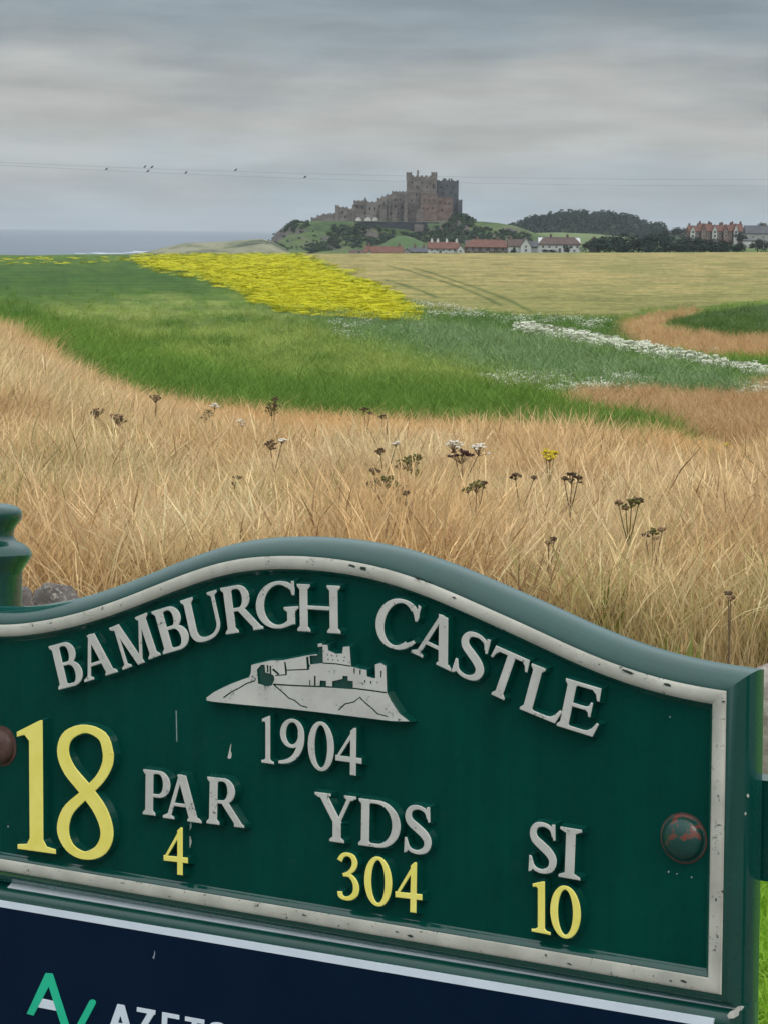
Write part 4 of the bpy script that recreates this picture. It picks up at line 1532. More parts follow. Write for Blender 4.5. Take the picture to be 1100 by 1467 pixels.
def S_Z():
    return bar(0, .6, .925, .15) + bar(0, .6, .075, .15) + diag(.10, .08, .49, .92, .21), .6


def S_E():
    return [[(0, 0), (.17, 0), (.17, 1), (0, 1)]] + bar(.1, .56, .925, .15) + bar(.1, .52, .51, .14) + bar(.1, .56, .075, .15), .56


def S_T():
    return bar(0, .62, .925, .15) + [[(.225, 0), (.395, 0), (.395, .95), (.225, .95)]], .62


def S_S():
    return curve_stroke([(.54, .80), (.46, .91), (.31, .93), (.13, .88), (.09, .74), (.18, .59), (.32, .51), (.46, .42), (.52, .27), (.45, .11), (.28, .065), (.12, .1), (.04, .2)], [.15] * 13, 40), .62


def union(polys, holes=()):
    verts, faces = [], []
    for P in list(polys) + list(holes):
        b = len(verts)
        area = sum(P[i][0] * P[(i + 1) % len(P)][1] - P[(i + 1) % len(P)][0] * P[i][1] for i in range(len(P)))
        if area < 0:
            P = P[::-1]
        verts += [Vector(p) for p in P]
        faces.append(list(range(b, b + len(P))))
    r = delaunay_2d_cdt(verts, [], faces, 0, 1e-5)
    np_ = len(polys)
    T = [f for f, of in zip(r[2], r[5]) if of and not any(q >= np_ for q in of)]
    return [tuple(v) for v in r[0]], T


def relief(name, V2, T, base_w, front_w, mats, parent, draft=0.0028, chamfer=0.0006):
    """raised flat shape: V2 in sign metres, counter-clockwise triangles T; sides spread towards the base"""
    used = sorted({i for t in T for i in t})
    mp_ = {q: k for k, q in enumerate(used)}
    V = [np.array(V2[i]) for i in used]
    T2 = []
    for t in T:
        t = [mp_[i] for i in t]
        p = [V[i] for i in t]
        ar = sum(p[i][0] * p[(i + 1) % len(p)][1] - p[(i + 1) % len(p)][0] * p[i][1] for i in range(len(p)))
        if abs(ar) < 1e-12:
            pass
        T2.append(tuple(t if ar >= 0 else t[::-1]))
    edges = {}
    for t in T2:
        for i in range(len(t)):
            edges[(t[i], t[(i + 1) % len(t)])] = 1
    bnd = [e for e in edges if (e[1], e[0]) not in edges]
    nrm = {}
    for a, b in bnd:
        d = V[b] - V[a]
        L = np.linalg.norm(d)
        if L < 1e-9:
            continue
        nn_ = np.array((d[1], -d[0])) / L
        nrm.setdefault(a, []).append(nn_)
        nrm.setdefault(b, []).append(nn_)
    vn = {}
    for i, l in nrm.items():
        m_ = sum(l) / len(l)
        q = np.linalg.norm(m_)
        vn[i] = m_ / q * min(1 / max(q, 0.6), 1.6) if q > 1e-6 else m_
    out = [(v[0], v[1], front_w) for v in V]
    F = list(T2)
    MI = [0] * len(F)
    ids = list(vn.keys())
    rings = []
    for (o, w) in ((chamfer, front_w - chamfer), (draft, base_w)):
        st_ = len(out)
        k = {}
        for i in ids:
            k[i] = len(out)
            out.append((V[i][0] + vn[i][0] * o, V[i][1] + vn[i][1] * o, w))
        rings.append(k)
    for a, b in bnd:
        if a not in vn or b not in vn:
            continue
        F.append((b, a, rings[0][a], rings[0][b]))
        MI.append(0)
        F.append((rings[0][b], rings[0][a], rings[1][a], rings[1][b]))
        MI.append(1)
    return mesh(name, out, F, mats, parent, midx=MI)


LW = 0.0012     # letter faces stand a little proud of the rim plane


def place(fn, name, zoom, bl, br, tl, mats, parent=None, base=REC - 0.0004, front=LW, draft=0.0026):
    (ox, oy, sc) = zoom
    P, w = fn()
    V, T = union(P)
    A = np.array(sg(ox + bl[0] / sc, oy + bl[1] / sc, front))
    B = np.array(sg(ox + br[0] / sc, oy + br[1] / sc, front))
    C = np.array(sg(ox + tl[0] / sc, oy + tl[1] / sc, front))
    V2 = [A + (B - A) * (x / w) + (C - A) * y for x, y in V]
    return relief(name, V2, T, base, front, mats, parent or sign, draft)


Z1, Z2, Z3, Z4, Z5, Z6, Z7, Z8, Z9 = (60, 820, 4.583), (280, 820, 4.583), (520, 840, 6.111), (680, 900, 5.5), (0, 1020, 6.111), (190, 1080, 6.111), (360, 1010, 6.111), (440, 1120, 5.5), (740, 1160, 7.333)
SM = [SILVERL, GREENP]
YM = [YELLOWP, GREENP]
for fn, z, bl, br, tl in (
        (G_B, Z1, (112, 768), (280, 726), (47, 490)), (G_A, Z1, (278, 720), (502, 650), (213, 447)), (G_M, Z1, (525, 641), (778, 541), (437, 372)), (G_B, Z1, (798, 536), (979, 483), (722, 262)),
        (G_U, Z2, (-36, 475), (212, 403), (-98, 190)), (G_R, Z2, (203, 405), (440, 368), (165, 107)), (G_G, Z2, (403, 374), (690, 356), (397, 74)), (G_H, Z2, (672, 382), (948, 400), (668, 80)),
        (G_C, Z3, (75, 487), (420, 590), (170, 70)), (G_A, Z3, (412, 572), (768, 744), (524, 185)), (G_S, Z3, (765, 742), (1015, 862), (875, 362)), (G_T, Z4, (38, 478), (313, 604), (155, 138)),
        (G_L, Z4, (352, 635), (650, 757), (447, 283)), (G_E, Z4, (642, 765), (945, 860), (717, 400)),
        (G_P, Z6, (92, 525), (328, 555), (97, 140)), (G_A, Z6, (262, 555), (610, 606), (262, 170)), (G_R, Z6, (650, 605), (968, 645), (658, 205)),
        (G_Y, Z8, (62, 450), (390, 495), (62, 85)), (G_D, Z8, (405, 495), (725, 540), (410, 135)), (G_S, Z8, (757, 552), (970, 582), (760, 178)),
        (G_S, Z9, (115, 640), (405, 690), (122, 118)), (G_I, Z9, (437, 700), (652, 738), (457, 185))):
    place(fn, 'letter', z, bl, br, tl, SM)
for fn, z, bl, br, tl in ((G_1b, Z7, (92, 500), (193, 515), (92, 95)), (G_9, Z7, (240, 508), (450, 532), (252, 118)), (G_0, Z7, (498, 560), (718, 592), (498, 137)), (G_4, Z7, (738, 590), (958, 622), (742, 186))):
    place(fn, 'numeral', z, bl, br, tl, SM)
for fn, z, bl, br, tl in ((G_1, Z5, (158, 1195), (485, 1240), (150, 60)), (G_8, Z5, (500, 1255), (990, 1327), (500, 92)), (G_4, Z6, (275, 1040), (480, 1065), (275, 635)),
                          (G_3, Z8, (240, 922), (405, 946), (240, 553)), (G_0, Z8, (452, 965), (660, 994), (452, 582)), (G_4, Z8, (692, 1010), (895, 1035), (697, 625)),
                          (G_1b, Z9, (155, 1275), (342, 1311), (155, 742)), (G_0, Z9, (350, 1325), (660, 1374), (350, 785))):
    o = place(fn, 'numeral', z, bl, br, tl, YM)
    o['label'] = 'yellow numeral'

# --- castle emblem: raised silhouette with cut lines and openings
ZE = (290, 910, 3.548)


def ze(P):
    return [sg(ZE[0] + x / ZE[2], ZE[1] + y / ZE[2], LW) for x, y in P]


EMB = [(22, 318), (60, 290), (130, 255), (200, 228), (238, 215), (248, 192), (250, 152), (292, 142), (345, 130), (410, 128), (470, 116), (530, 104), (575, 98), (588, 98), (588, 44), (606, 42), (610, 50), (636, 50), (640, 78),
       (680, 96), (712, 94), (716, 60), (748, 58), (754, 140), (756, 160), (800, 172), (834, 178), (836, 210), (868, 220), (880, 218), (878, 150), (905, 142), (932, 158), (936, 292), (958, 336), (1000, 400), (1050, 438),
       (960, 436), (780, 414), (600, 392), (400, 370), (200, 352), (60, 338), (24, 332)]


def line_poly(pts, w):
    w = w * 1.25
    return strip(pts, [w] * len(pts))


cut = []
cut += line_poly([(108, 318), (150, 288), (190, 268), (225, 246), (268, 232), (270, 218)], 6)
cut += line_poly([(366, 254), (420, 300), (440, 320), (470, 332), (500, 358), (535, 368)], 6)
cut += line_poly([(692, 382), (725, 350), (770, 340), (800, 316), (830, 346), (862, 372), (890, 400), (942, 414)], 6)
cut += line_poly([(360, 250), (500, 258), (620, 262), (780, 272), (860, 282), (935, 293)], 7)
cut += line_poly([(432, 178), (540, 174), (546, 150)], 6)
cut += line_poly([(610, 142), (680, 146), (755, 158)], 6)
cut += [[(278, 175), (300, 150), (318, 150), (322, 190), (350, 196), (365, 206), (368, 226), (355, 256), (330, 262), (284, 246)]]
cut += [[(424, 136), (432, 178), (430, 205), (372, 208), (372, 202), (422, 198), (416, 136)]]
cut += [[(528, 112), (540, 108), (546, 176), (532, 172)]]
cut += line_poly([(332, 152), (334, 190)], 7) + line_poly([(346, 156), (348, 196)], 7) + line_poly([(358, 172), (390, 200)], 9)
cut += [[(586, 60), (612, 56), (614, 142), (548, 150), (545, 104), (584, 102)]]
cut += [[(544, 228), (550, 228), (550, 256), (544, 255)], [(568, 206), (577, 206), (577, 258), (568, 258)], [(597, 230), (630, 232), (630, 261), (597, 259)],
        [(660, 234), (712, 222), (714, 206), (740, 208), (740, 230), (766, 234), (766, 270), (660, 264)]]
for x, y in ((636, 100), (658, 104), (684, 106), (722, 112), (640, 124), (664, 126), (690, 128), (720, 130)):
    cut.append([(x - 3, y - 4), (x + 4, y - 3), (x + 3, y + 4), (x - 4, y + 3)])
for x, y, h in ((772, 182, 14), (802, 188, 14), (826, 236, 7), (856, 240, 7), (908, 198, 18)):
    cut.append([(x - 4, y - h), (x + 4, y - h), (x + 3, y + h), (x - 3, y + h)])
V, T = union([ze(EMB)], [ze(c) for c in cut])
relief('castle_emblem', V, T, LW - 0.002, LW, SM, sign, 0.0002, 0.0001)
# floor of the cut lines sits deeper, painted green
Vb, Tb = union([ze(EMB)])
relief('emblem_ground', Vb, Tb, REC - 0.0004, LW - 0.0016, [GREENP, GREENP], sign, 0.0022, 0.0003)

# --- bolts
def bolt(p, r, mat, lab):
    m_ = MB()
    prof = [(REC - 0.001, r * 1.06), (REC + 0.0008, r * 1.08), (REC + 0.0014, r * 0.98)]
    for i in range(9):
        a = math.pi / 2 * i / 8
        prof.append((REC + 0.0014 + 0.0105 * math.sin(a), max(r * math.cos(a), 0.0004)))
    m_.lathe(prof, 36)
    o = m_.build('bolt', mat, sign, smooth=50)
    o.location = (p[0], p[1], 0)
    o['label'] = lab
    ring = MB()
    ring.lathe([(REC - 0.001, r * 1.17), (REC + 0.0006, r * 1.15), (REC + 0.0009, r * 1.04)], 36)
    ring.build('rust_ring', RUST2, o, smooth=50)
    return o


bp = sg(973, 1203, 0.0)
bolt(sg(973, 1203, 0.0), 0.0178, RUST, 'domed bolt with rust showing through green paint')
bolt(sg(-4, 1070, 0.0), 0.0178, RUST2, 'brown rusty domed bolt')


# --- chips and scratches in the paint
def chip(pts, w=REC + 0.0003, parent=None, mat=CHIP):
    V2 = [sg(x, y, w) for x, y in pts]
    ar = sum(V2[i][0] * V2[(i + 1) % len(V2)][1] - V2[(i + 1) % len(V2)][0] * V2[i][1] for i in range(len(V2)))
    if ar < 0:
        V2 = V2[::-1]
    n = len(V2)
    V = [(a, b, w) for a, b in V2] + [(a, b, w - 0.0005) for a, b in V2]
    F = [tuple(range(n))] + [(i, n + i, n + (i + 1) % n, (i + 1) % n) for i in range(n)]
    return mesh('paint_chip', V, F, mat, parent or sign)


chip([(252.2, 1018), (253.4, 1018), (254.0, 1040), (254.4, 1062), (253.2, 1063), (252.6, 1040)], mat=mat_noise('scuff', (0.16, 0.25, 0.22), (0.28, 0.36, 0.33), 120, 0.6))
chip([(326.5, 1086), (328, 1079), (330.5, 1068), (331.8, 1065), (330.6, 1076), (332.5, 1080), (331.5, 1086), (329, 1087)])
chip([(264, 1200), (268, 1195), (273, 1198), (275, 1206), (272, 1216), (266, 1214), (265, 1207)])
chip([(269, 1185), (272, 1183), (274, 1176), (275, 1184), (272, 1191)], mat=mat_noise('scuff', (0.2, 0.3, 0.27), (0.34, 0.42, 0.38), 120, 0.6))
for (x, y, r) in ((1070.5, 1140, 2.0), (1066.5, 1166, 1.7), (1063, 1160, 1.0), (957, 1249, 1.1), (969, 1252, 0.8), (990, 1257, 0.9), (959, 1027, 1.2), (118, 965, 0.9), (12, 1184, 1.0), (1056, 1252, 0.9), (1060, 1262, 0.8)):
    w = REC + 0.0003 if x < 1030 else -0.0108
    chip([(x + r * math.cos(a) * random.uniform(.6, 1.3), y + r * 1.3 * math.sin(a) * random.uniform(.6, 1.3)) for a in (0, 1.2, 2.3, 3.5, 4.9)], w)
DARKCHIP = M('bare_dark').base((0.02, 0.035, 0.03), 0.5).m
for (x, y, r) in ((505, 811, 3.4), (520, 815, 4.5), (597, 828, 4), (610, 833, 3), (650, 856, 2.2), (900, 963, 4), (893, 960, 2.5), (955, 981, 4.5), (436, 1311, 2.2), (568, 1335, 1.8), (588, 1341, 3.2), (815, 1381, 2.5), (1036, 1005, 2.0),
                  (978, 1406, 3.0), (960, 1405, 2)):
    chip([(x + r * 1.6 * math.cos(a) * random.uniform(.5, 1.2), y + r * 0.6 * math.sin(a) * random.uniform(.5, 1.3) + 0.4 * r * math.cos(a)) for a in (0, .9, 1.9, 2.9, 4.0, 5.2)], 0.0016, mat=DARKCHIP)

# ---------------------------------------------------------------- lower board
spons = empty('sponsor_board', SIGN_MW)
tag(spons, 'navy sponsor board with mint and white lettering, hung below the green hole sign', 'sign')
WB = 0.001
lipT0, lipT1 = sg(15, 1261, -0.018), sg(1064, 1437, -0.018)
lipB0, lipB1 = sg(15, 1272, -0.009), sg(1064, 1447, -0.009)
wt0, wt1 = sg(0, 1289.5, WB), sg(1021, 1460, WB)
wb0, wb1 = sg(0, 1300.5, WB), sg(1021, 1471, WB)


def lin(p0, p1):
    k = (p1[1] - p0[1]) / (p1[0] - p0[0])
    return lambda a: p0[1] + k * (a - p0[0])


lt, lb, wtf, wbf = lin(lipT0, lipT1), lin(lipB0, lipB1), lin(wt0, wt1), lin(wb0, wb1)
xr = sg(1063, 1450, -0.008)[0]
xl = 2 * AC - xr
H2 = 0.30
# frame: top, right, left, bottom members with a rounded front edge; profile runs (down from the outer edge, w)
FWD = lb(AC) - wtf(AC)
prof = [(-(lt(AC) - lb(AC)), -0.018), (0.0, -0.009), (0.004, -0.0045), (0.009, -0.0015), (0.014, -0.0004), (FWD + 0.0005, -0.0002), (FWD + 0.001, -0.004)]
Vf, Ff, MIf = [], [], []


def fr_ring(inset, w):
    a0, a1 = xl + inset, xr - inset
    return [(a0, lb(a0) - inset, w), (a1, lb(a1) - inset, w), (a1, lb(a1) - H2 + inset, w), (a0, lb(a0) - H2 + inset, w)]


rings = [fr_ring(-0.001, -0.036)] + [fr_ring(i, w) for i, w in prof]
for r in rings:
    Vf += r
for k in range(len(rings) - 1):
    for i in range(4):
        j = (i + 1) % 4
        Ff.append((k * 4 + i, k * 4 + j, (k + 1) * 4 + j, (k + 1) * 4 + i))
Ff.append((3, 2, 1, 0))
Ff = [tuple(reversed(q)) for q in Ff]
mesh('frame', Vf, Ff, GREENP, spons, smooth=40)
# dull metal strip lying on the top chamfer
x0s = sg(15, 1266, -0.012)[0]
ms = []
for a in (x0s, xr - 0.001):
    ms += [(a, lt(a) + 0.0008, -0.0172), (a, lb(a) + 0.0002, -0.0080), (a, lb(a) - 0.0015, -0.0095), (a, lt(a) - 0.0008, -0.0192)]
mesh('metal_strip', ms, [(0, 1, 5, 4), (1, 2, 6, 5), (2, 3, 7, 6), (3, 0, 4, 7), (0, 3, 2, 1), (4, 5, 6, 7)], ALU, spons)


def sheet(name, loop, w, mat, th=0.0012):
    n = len(loop)
    V = [(a, b, w) for a, b in loop] + [(a, b, w - th) for a, b in loop]
    F = [tuple(range(n))] + [(i, n + i, n + (i + 1) % n, (i + 1) % n) for i in range(n)]
    return mesh(name, V, F, mat, spons)


ins = FWD
ia0, ia1 = xl + ins, sg(1021, 1462, WB)[0]
bh = wtf(AC) - wbf(AC)
sheet('face', [(ia0, lb(ia0) - H2 + ins), (ia1, lb(ia1) - H2 + ins), (ia1, wtf(ia1) - bh), (ia0, wtf(ia0) - bh)], 0.0004, NAVY, 0.006)
sheet('white_line', [(ia0, wtf(ia0) - bh), (ia1, wtf(ia1) - bh), (ia1, wtf(ia1)), (ia0, wtf(ia0))], 0.0008, WHITEV, 0.006)
chp = sg(1050, 1452, 0.0)
o = chip([(1041, 1455), (1044, 1450), (1050, 1447), (1056, 1442), (1063, 1441), (1064, 1444), (1058, 1449), (1057, 1455), (1050, 1459), (1043, 1459)], 0.0003, spons)
chip([(219, 1372), (221, 1368), (222, 1362), (222.5, 1366), (221, 1374)], 0.0007, spons, mat_noise('scuff', (0.2, 0.25, 0.3), (0.35, 0.4, 0.45), 120, 0.6))

ZA = (0, 1370, 3.235)


def zp(x, y, w=0.0008):
    return sg(ZA[0] + x / ZA[2], ZA[1] + y / ZA[2], w)


def flat_shape(name, polys, mat, w):
    V, T = union(polys)
    return relief(name, V, T, w - 0.0008, w, [mat, mat], spons, 0.0001, 0.00005)


flat_shape('logo_crossbar', [[zp(172, 235), (zp(192, 195)), zp(268, 212), zp(282, 256)]], WHITEV, 0.0010)
pl = [zp(230, 88), zp(142, 270)]
arm = []
c0, c1 = (430, 216), (330, 405)
dirv = np.array((c1[0] - c0[0], c1[1] - c0[1]), float)
dirv /= np.linalg.norm(dirv)
nrv = np.array((-dirv[1], dirv[0]))
hw = 15.5
cap = [tuple(np.array(c0) + hw * (nrv * math.cos(t) - dirv * math.sin(t))) for t in np.linspace(0, math.pi, 12)]
arm = [zp(*p) for p in cap + [tuple(np.array(c1) - nrv * hw), tuple(np.array(c1) + nrv * hw)]]
flat_shape('logo_mark', [[zp(214, 78), zp(244, 80), zp(240, 118), zp(158, 274), zp(127, 266)], [zp(214, 78), zp(246, 82), zp(346, 395), zp(310, 395), zp(222, 118)], arm], MINT, 0.0013)
for fn, bl, br, tl in ((S_A, (500, 344), (618, 366), (503, 214)), (S_Z, (630, 368), (714, 384), (637, 236)), (S_E, (748, 390), (826, 405), (754, 259)), (S_T, (855, 410), (943, 427), (860, 279)), (S_S, (965, 432), (1046, 447), (970, 300))):
    P, w = fn()
    V, T = union(P)
    A, B, C = (np.array(zp(*q)) for q in (bl, br, tl))
    V2 = [A + (B - A) * (x / w) + (C - A) * y for x, y in V]
    relief('letter', V2, T, 0.0002, 0.0010, [WHITEV, WHITEV], spons, 0.0001, 0.00005)

# ---------------------------------------------------------------- post with finial, crossbar to a second post
BACK = -0.0345
post = empty('sign_post', SIGN_MW)
tag(post, 'green cast post with a turned finial and crossbar, carrying the hole sign from behind', 'post')
PR = 0.0385
wpc = BACK - PR - 0.003


def pw(px, py):
    return sg(px, py, wpc)


def edge_r(px, py):
    """radius such that the lathe's right side shows at this pixel"""
    return px, py


pcx = pw(-33, 830)[0]
prof = []
ppm = (pw(19.4, 850)[0] - pcx) / PR
PPTS = [(11, 725.5), (16, 729), (19.5, 734), (20.2, 740), (18, 747), (13.5, 754), (10.6, 760), (9.8, 767), (10.6, 772), (14, 777), (22, 782), (25, 785), (29, 790), (31.6, 797), (30, 803), (25.5, 811), (21, 819), (19.4, 826), (19.4, 870)]
zs = []
for px, py in PPTS:
    a, b = pw(px, py)
    zs.append((b, max(a - pcx, 0.001)))
sc_r = 0.88     # the side seen sits round the curve, a little short of the radius measured in the plane
ztop = zs[0][0]
lathe = [(ztop - 1.75, zs[-1][1] * sc_r)] + [(z, r * sc_r) for z, r in zs[::-1]] + [(ztop + 0.002, zs[0][1] * sc_r * 0.8), (ztop + 0.003, 0.003)]
m_ = MB()
m_.lathe(lathe, 40)
# lathe axis is local z: stand it along the sign's vertical (local y)
rot = Matrix.Rotation(-math.pi / 2, 4, 'X')
m_.v = [tuple(rot @ Vector(v)) for v in m_.v]
o = m_.build('shaft', GREENP, post, smooth=35)
o.location = (pcx, 0, wpc)
wb_ = BACK - 0.012
ya1, ya0 = sg(1092, 1118, wb_ + 0.01)[1], sg(1092, 1262, wb_ + 0.01)[1]
m_ = MB()
m_.box(pcx + 0.03, sg(1092, 1190)[0] + 0.42, ya0, ya1, wb_ - 0.02, wb_ + 0.01)
m_.build('crossbar', GREENP, post)
m_ = MB()
m_.lathe(lathe, 40)
m_.v = [tuple(rot @ Vector(v)) for v in m_.v]
o = m_.build('shaft', GREENP, post, smooth=35)
o.location = (sg(1092, 1190)[0] + 0.45, 0, wpc)

# ==================================================================== STONES of the tumbled wall behind the sign
def stone_mat(name, a, b, c):
    m = M(name)
    f = m.noise(14, 6, 0.65)
    g = m.noise(70, 4, 0.7)
    col = m.ramp(f, [(0.32, a), (0.5, b), (0.68, c)])
    sp_ = m.ramp(g, [(0.55, (0, 0, 0)), (0.72, (1, 1, 1))])
    m.base(m.mix(sp_, col, (0.45, 0.43, 0.38)), 0.9)
    m.bump(g, 0.5, 0.01)
    return m.m


STONE_D = stone_mat('field_stone_dark', (0.06, 0.053, 0.05), (0.115, 0.102, 0.096), (0.19, 0.17, 0.155))
STONE_L = stone_mat('field_stone_pale', (0.16, 0.13, 0.115), (0.27, 0.23, 0.205), (0.40, 0.36, 0.32))


def stone(px, py_top, Y, w, h, mat, label, group='stones of the tumbled wall behind the sign'):
    p = at(px, py_top, Y)
    gz = float(terrain(p[0], Y))
    h = max(h, p[2] - gz + 0.05)
    bm = bmesh.new()
    bmesh.ops.create_icosphere(bm, subdivisions=4, radius=1)
    sd_ = random.uniform(0, 50)
    for v in bm.verts:
        c = v.co
        k = 1 + 0.34 * (fbm(c.x * 1.3 + sd_, c.y * 1.3 + c.z * 1.1 + sd_, 3, 4) - 0.5)
        q = Vector([math.copysign(abs(t) ** 0.75, t) for t in c])
        v.co = Vector((q.x * w / 2 * k, q.y * w * 0.42 * k, q.z * h / 2 * k))
    me = bpy.data.meshes.new('stone')
    bm.to_mesh(me)
    bm.free()
    me.polygons.foreach_set('use_smooth', [True] * len(me.polygons))
    me.materials.append(mat)
    o = bpy.data.objects.new('stone', me)
    COL.objects.link(o)
    o.location = (p[0], Y + w * 0.35, p[2] - h / 2)
    o.rotation_euler = (0, random.uniform(-0.1, 0.1), random.uniform(-0.3, 0.3))
    tag(o, label, 'stone', group)


stone(34, 846, 6.6, 0.11, 0.22, STONE_D, 'small dark rounded stone just right of the green post')
stone(82, 844, 6.6, 0.19, 0.24, STONE_D, 'long grey brown stone rising above the left shoulder of the sign')
stone(1118, 958, 5.35, 0.20, 0.36, STONE_L, 'pale weathered boulder at the right edge above the green crossbar')
#SPLIT2

# ==================================================================== GRASSES AND FLOWERS (scattered with geometry nodes, one object per kind)
def clump_mesh(name, n, h, spread, w, lean, seed, mat, head=0.0, head_w=3.0, segs=4, hvar=0.35):
    rg = random.Random(seed)
    V, F = [], []
    for i in range(n):
        x0, y0 = rg.uniform(-spread, spread), rg.uniform(-spread, spread)
        a = rg.uniform(0, 2 * math.pi)
        H = h * rg.uniform(1 - hvar, 1 + hvar * 0.6)
        le = lean * rg.uniform(0.2, 1.6)
        bend = rg.uniform(0.0, 0.38)
        fa2 = rg.uniform(-0.7, 0.7)
        fa = rg.uniform(0, math.pi)
        dx, dy = math.cos(fa), math.sin(fa)
        has = rg.random() < head
        b = len(V)
        for k in range(segs + 1):
            t = k / segs
            r = le * H * t ** 1.8
            z = H * t * (1 - 0.22 * le * t) - H * bend * max(t - 0.62, 0) ** 2 * 1.6
            r += H * bend * max(t - 0.55, 0) * 0.55
            ww = w * (1 - 0.75 * t) if not has else w * 0.7
            if has and t > 0.72:
                ww = w * head_w * (1.0 if k < segs else 0.15)
            ww *= 0.5
            x, y = x0 + math.cos(a + fa2 * t) * r, y0 + math.sin(a + fa2 * t) * r
            V += [(x - dx * ww, y - dy * ww, z), (x + dx * ww, y + dy * ww, z)]
        for k in range(segs):
            F.append((b + 2 * k, b + 2 * k + 1, b + 2 * k + 3, b + 2 * k + 2))
    me = bpy.data.meshes.new(name)
    me.from_pydata(V, [], F)
    me.materials.append(mat)
    return bpy.data.objects.new(name, me)


def umbel_clump(name, n, h, seed, stem_m, flower_m, spread=0.25, r=0.05, dots=9, dot=0.016):
    rg = random.Random(seed)
    mb_ = MB()
    for i in range(n):
        x0, y0 = rg.uniform(-spread, spread), rg.uniform(-spread, spread)
        H = h * rg.uniform(0.7, 1.1)
        mb_.add([(x0 - .004, y0, 0), (x0 + .004, y0, 0), (x0 + .002, y0, H), (x0 - .002, y0, H)], [(0, 1, 2, 3)], 0)
        for k in range(dots):
            a, q = rg.uniform(0, 6.28), r * math.sqrt(rg.random())
            x, y, z = x0 + q * math.cos(a), y0 + q * math.sin(a), H + rg.uniform(-.012, .02)
            d = dot * rg.uniform(.7, 1.4)
            t = rg.uniform(-.4, .4)
            mb_.add([(x - d, y, z + t * d), (x, y - d, z - d * .5), (x + d, y, z - t * d), (x, y + d, z + d * .5)], [(0, 1, 2, 3)], 1)
    me = bpy.data.meshes.new(name)
    me.from_pydata(mb_.v, [], mb_.f)
    me.materials.append(stem_m)
    me.materials.append(flower_m)
    me.polygons.foreach_set('material_index', mb_.mi)
    return bpy.data.objects.new(name, me)


def scatter(name, P, scales, sources, label, tilt=0.12, seed=1, tint=None):
    """one stuff object that carries all plants of a kind standing at points P"""
    cl_ = bpy.data.collections.new(name + '_plants')
    for s in sources:
        cl_.objects.link(s)
    me = bpy.data.meshes.new(name)
    me.from_pydata([tuple(p) for p in P], [], [])
    at_ = me.attributes.new('size', 'FLOAT', 'POINT')
    at_.data.foreach_set('value', np.asarray(scales, np.float32))
    if tint is not None:
        ac = me.attributes.new('tint', 'FLOAT_COLOR', 'POINT')
        ac.data.foreach_set('color', np.concatenate([tint, np.ones((len(P), 1))], 1).astype(np.float32).ravel())
    rg = np.random.default_rng(seed)
    rt = np.stack([rg.normal(0, tilt, len(P)), rg.normal(0, tilt, len(P)), rg.uniform(0, 6.283, len(P))], 1)
    ar = me.attributes.new('turn', 'FLOAT_VECTOR', 'POINT')
    ar.data.foreach_set('vector', rt.astype(np.float32).ravel())
    o = bpy.data.objects.new(name, me)
    COL.objects.link(o)
    g = bpy.data.node_groups.new(name + '_scatter', 'GeometryNodeTree')
    g.interface.new_socket('Geometry', in_out='INPUT', socket_type='NodeSocketGeometry')
    g.interface.new_socket('Geometry', in_out='OUTPUT', socket_type='NodeSocketGeometry')
    N = g.nodes
    gi, go = N.new('NodeGroupInput'), N.new('NodeGroupOutput')
    mp_ = N.new('GeometryNodeMeshToPoints')
    ci = N.new('GeometryNodeCollectionInfo')
    ci.inputs['Collection'].default_value = cl_
    ci.inputs['Separate Children'].default_value = True
    ci.inputs['Reset Children'].default_value = True
    ip = N.new('GeometryNodeInstanceOnPoints')
    ip.inputs['Pick Instance'].default_value = True
    sz = N.new('GeometryNodeInputNamedAttribute')
    sz.data_type = 'FLOAT'
    sz.inputs['Name'].default_value = 'size'
    tn = N.new('GeometryNodeInputNamedAttribute')
    tn.data_type = 'FLOAT_VECTOR'
    tn.inputs['Name'].default_value = 'turn'
    e2r = N.new('FunctionNodeEulerToRotation')
    rv = N.new('FunctionNodeRandomValue')
    rv.data_type = 'INT'
    rv.inputs['Min'].default_value = 0
    rv.inputs['Max'].default_value = 1000
    for n in rv.inputs:
        if n.type == 'INT' and n.name == 'Max':
            n.default_value = len(sources) * 100
        if n.type == 'INT' and n.name == 'Min':
            n.default_value = 0
    L = g.links.new
    L(gi.outputs[0], mp_.inputs[0])
    L(mp_.outputs[0], ip.inputs['Points'])
    L(ci.outputs[0], ip.inputs['Instance'])
    L([q for q in rv.outputs if q.type == 'INT'][0], ip.inputs['Instance Index'])
    L(tn.outputs[0], e2r.inputs[0])
    L(e2r.outputs[0], ip.inputs['Rotation'])
    L(sz.outputs[0], ip.inputs['Scale'])
    L(ip.outputs[0], go.inputs[0])
    md = o.modifiers.new('scatter', 'NODES')
    md.node_group = g
    tag(o, label, kind='stuff')
    return o


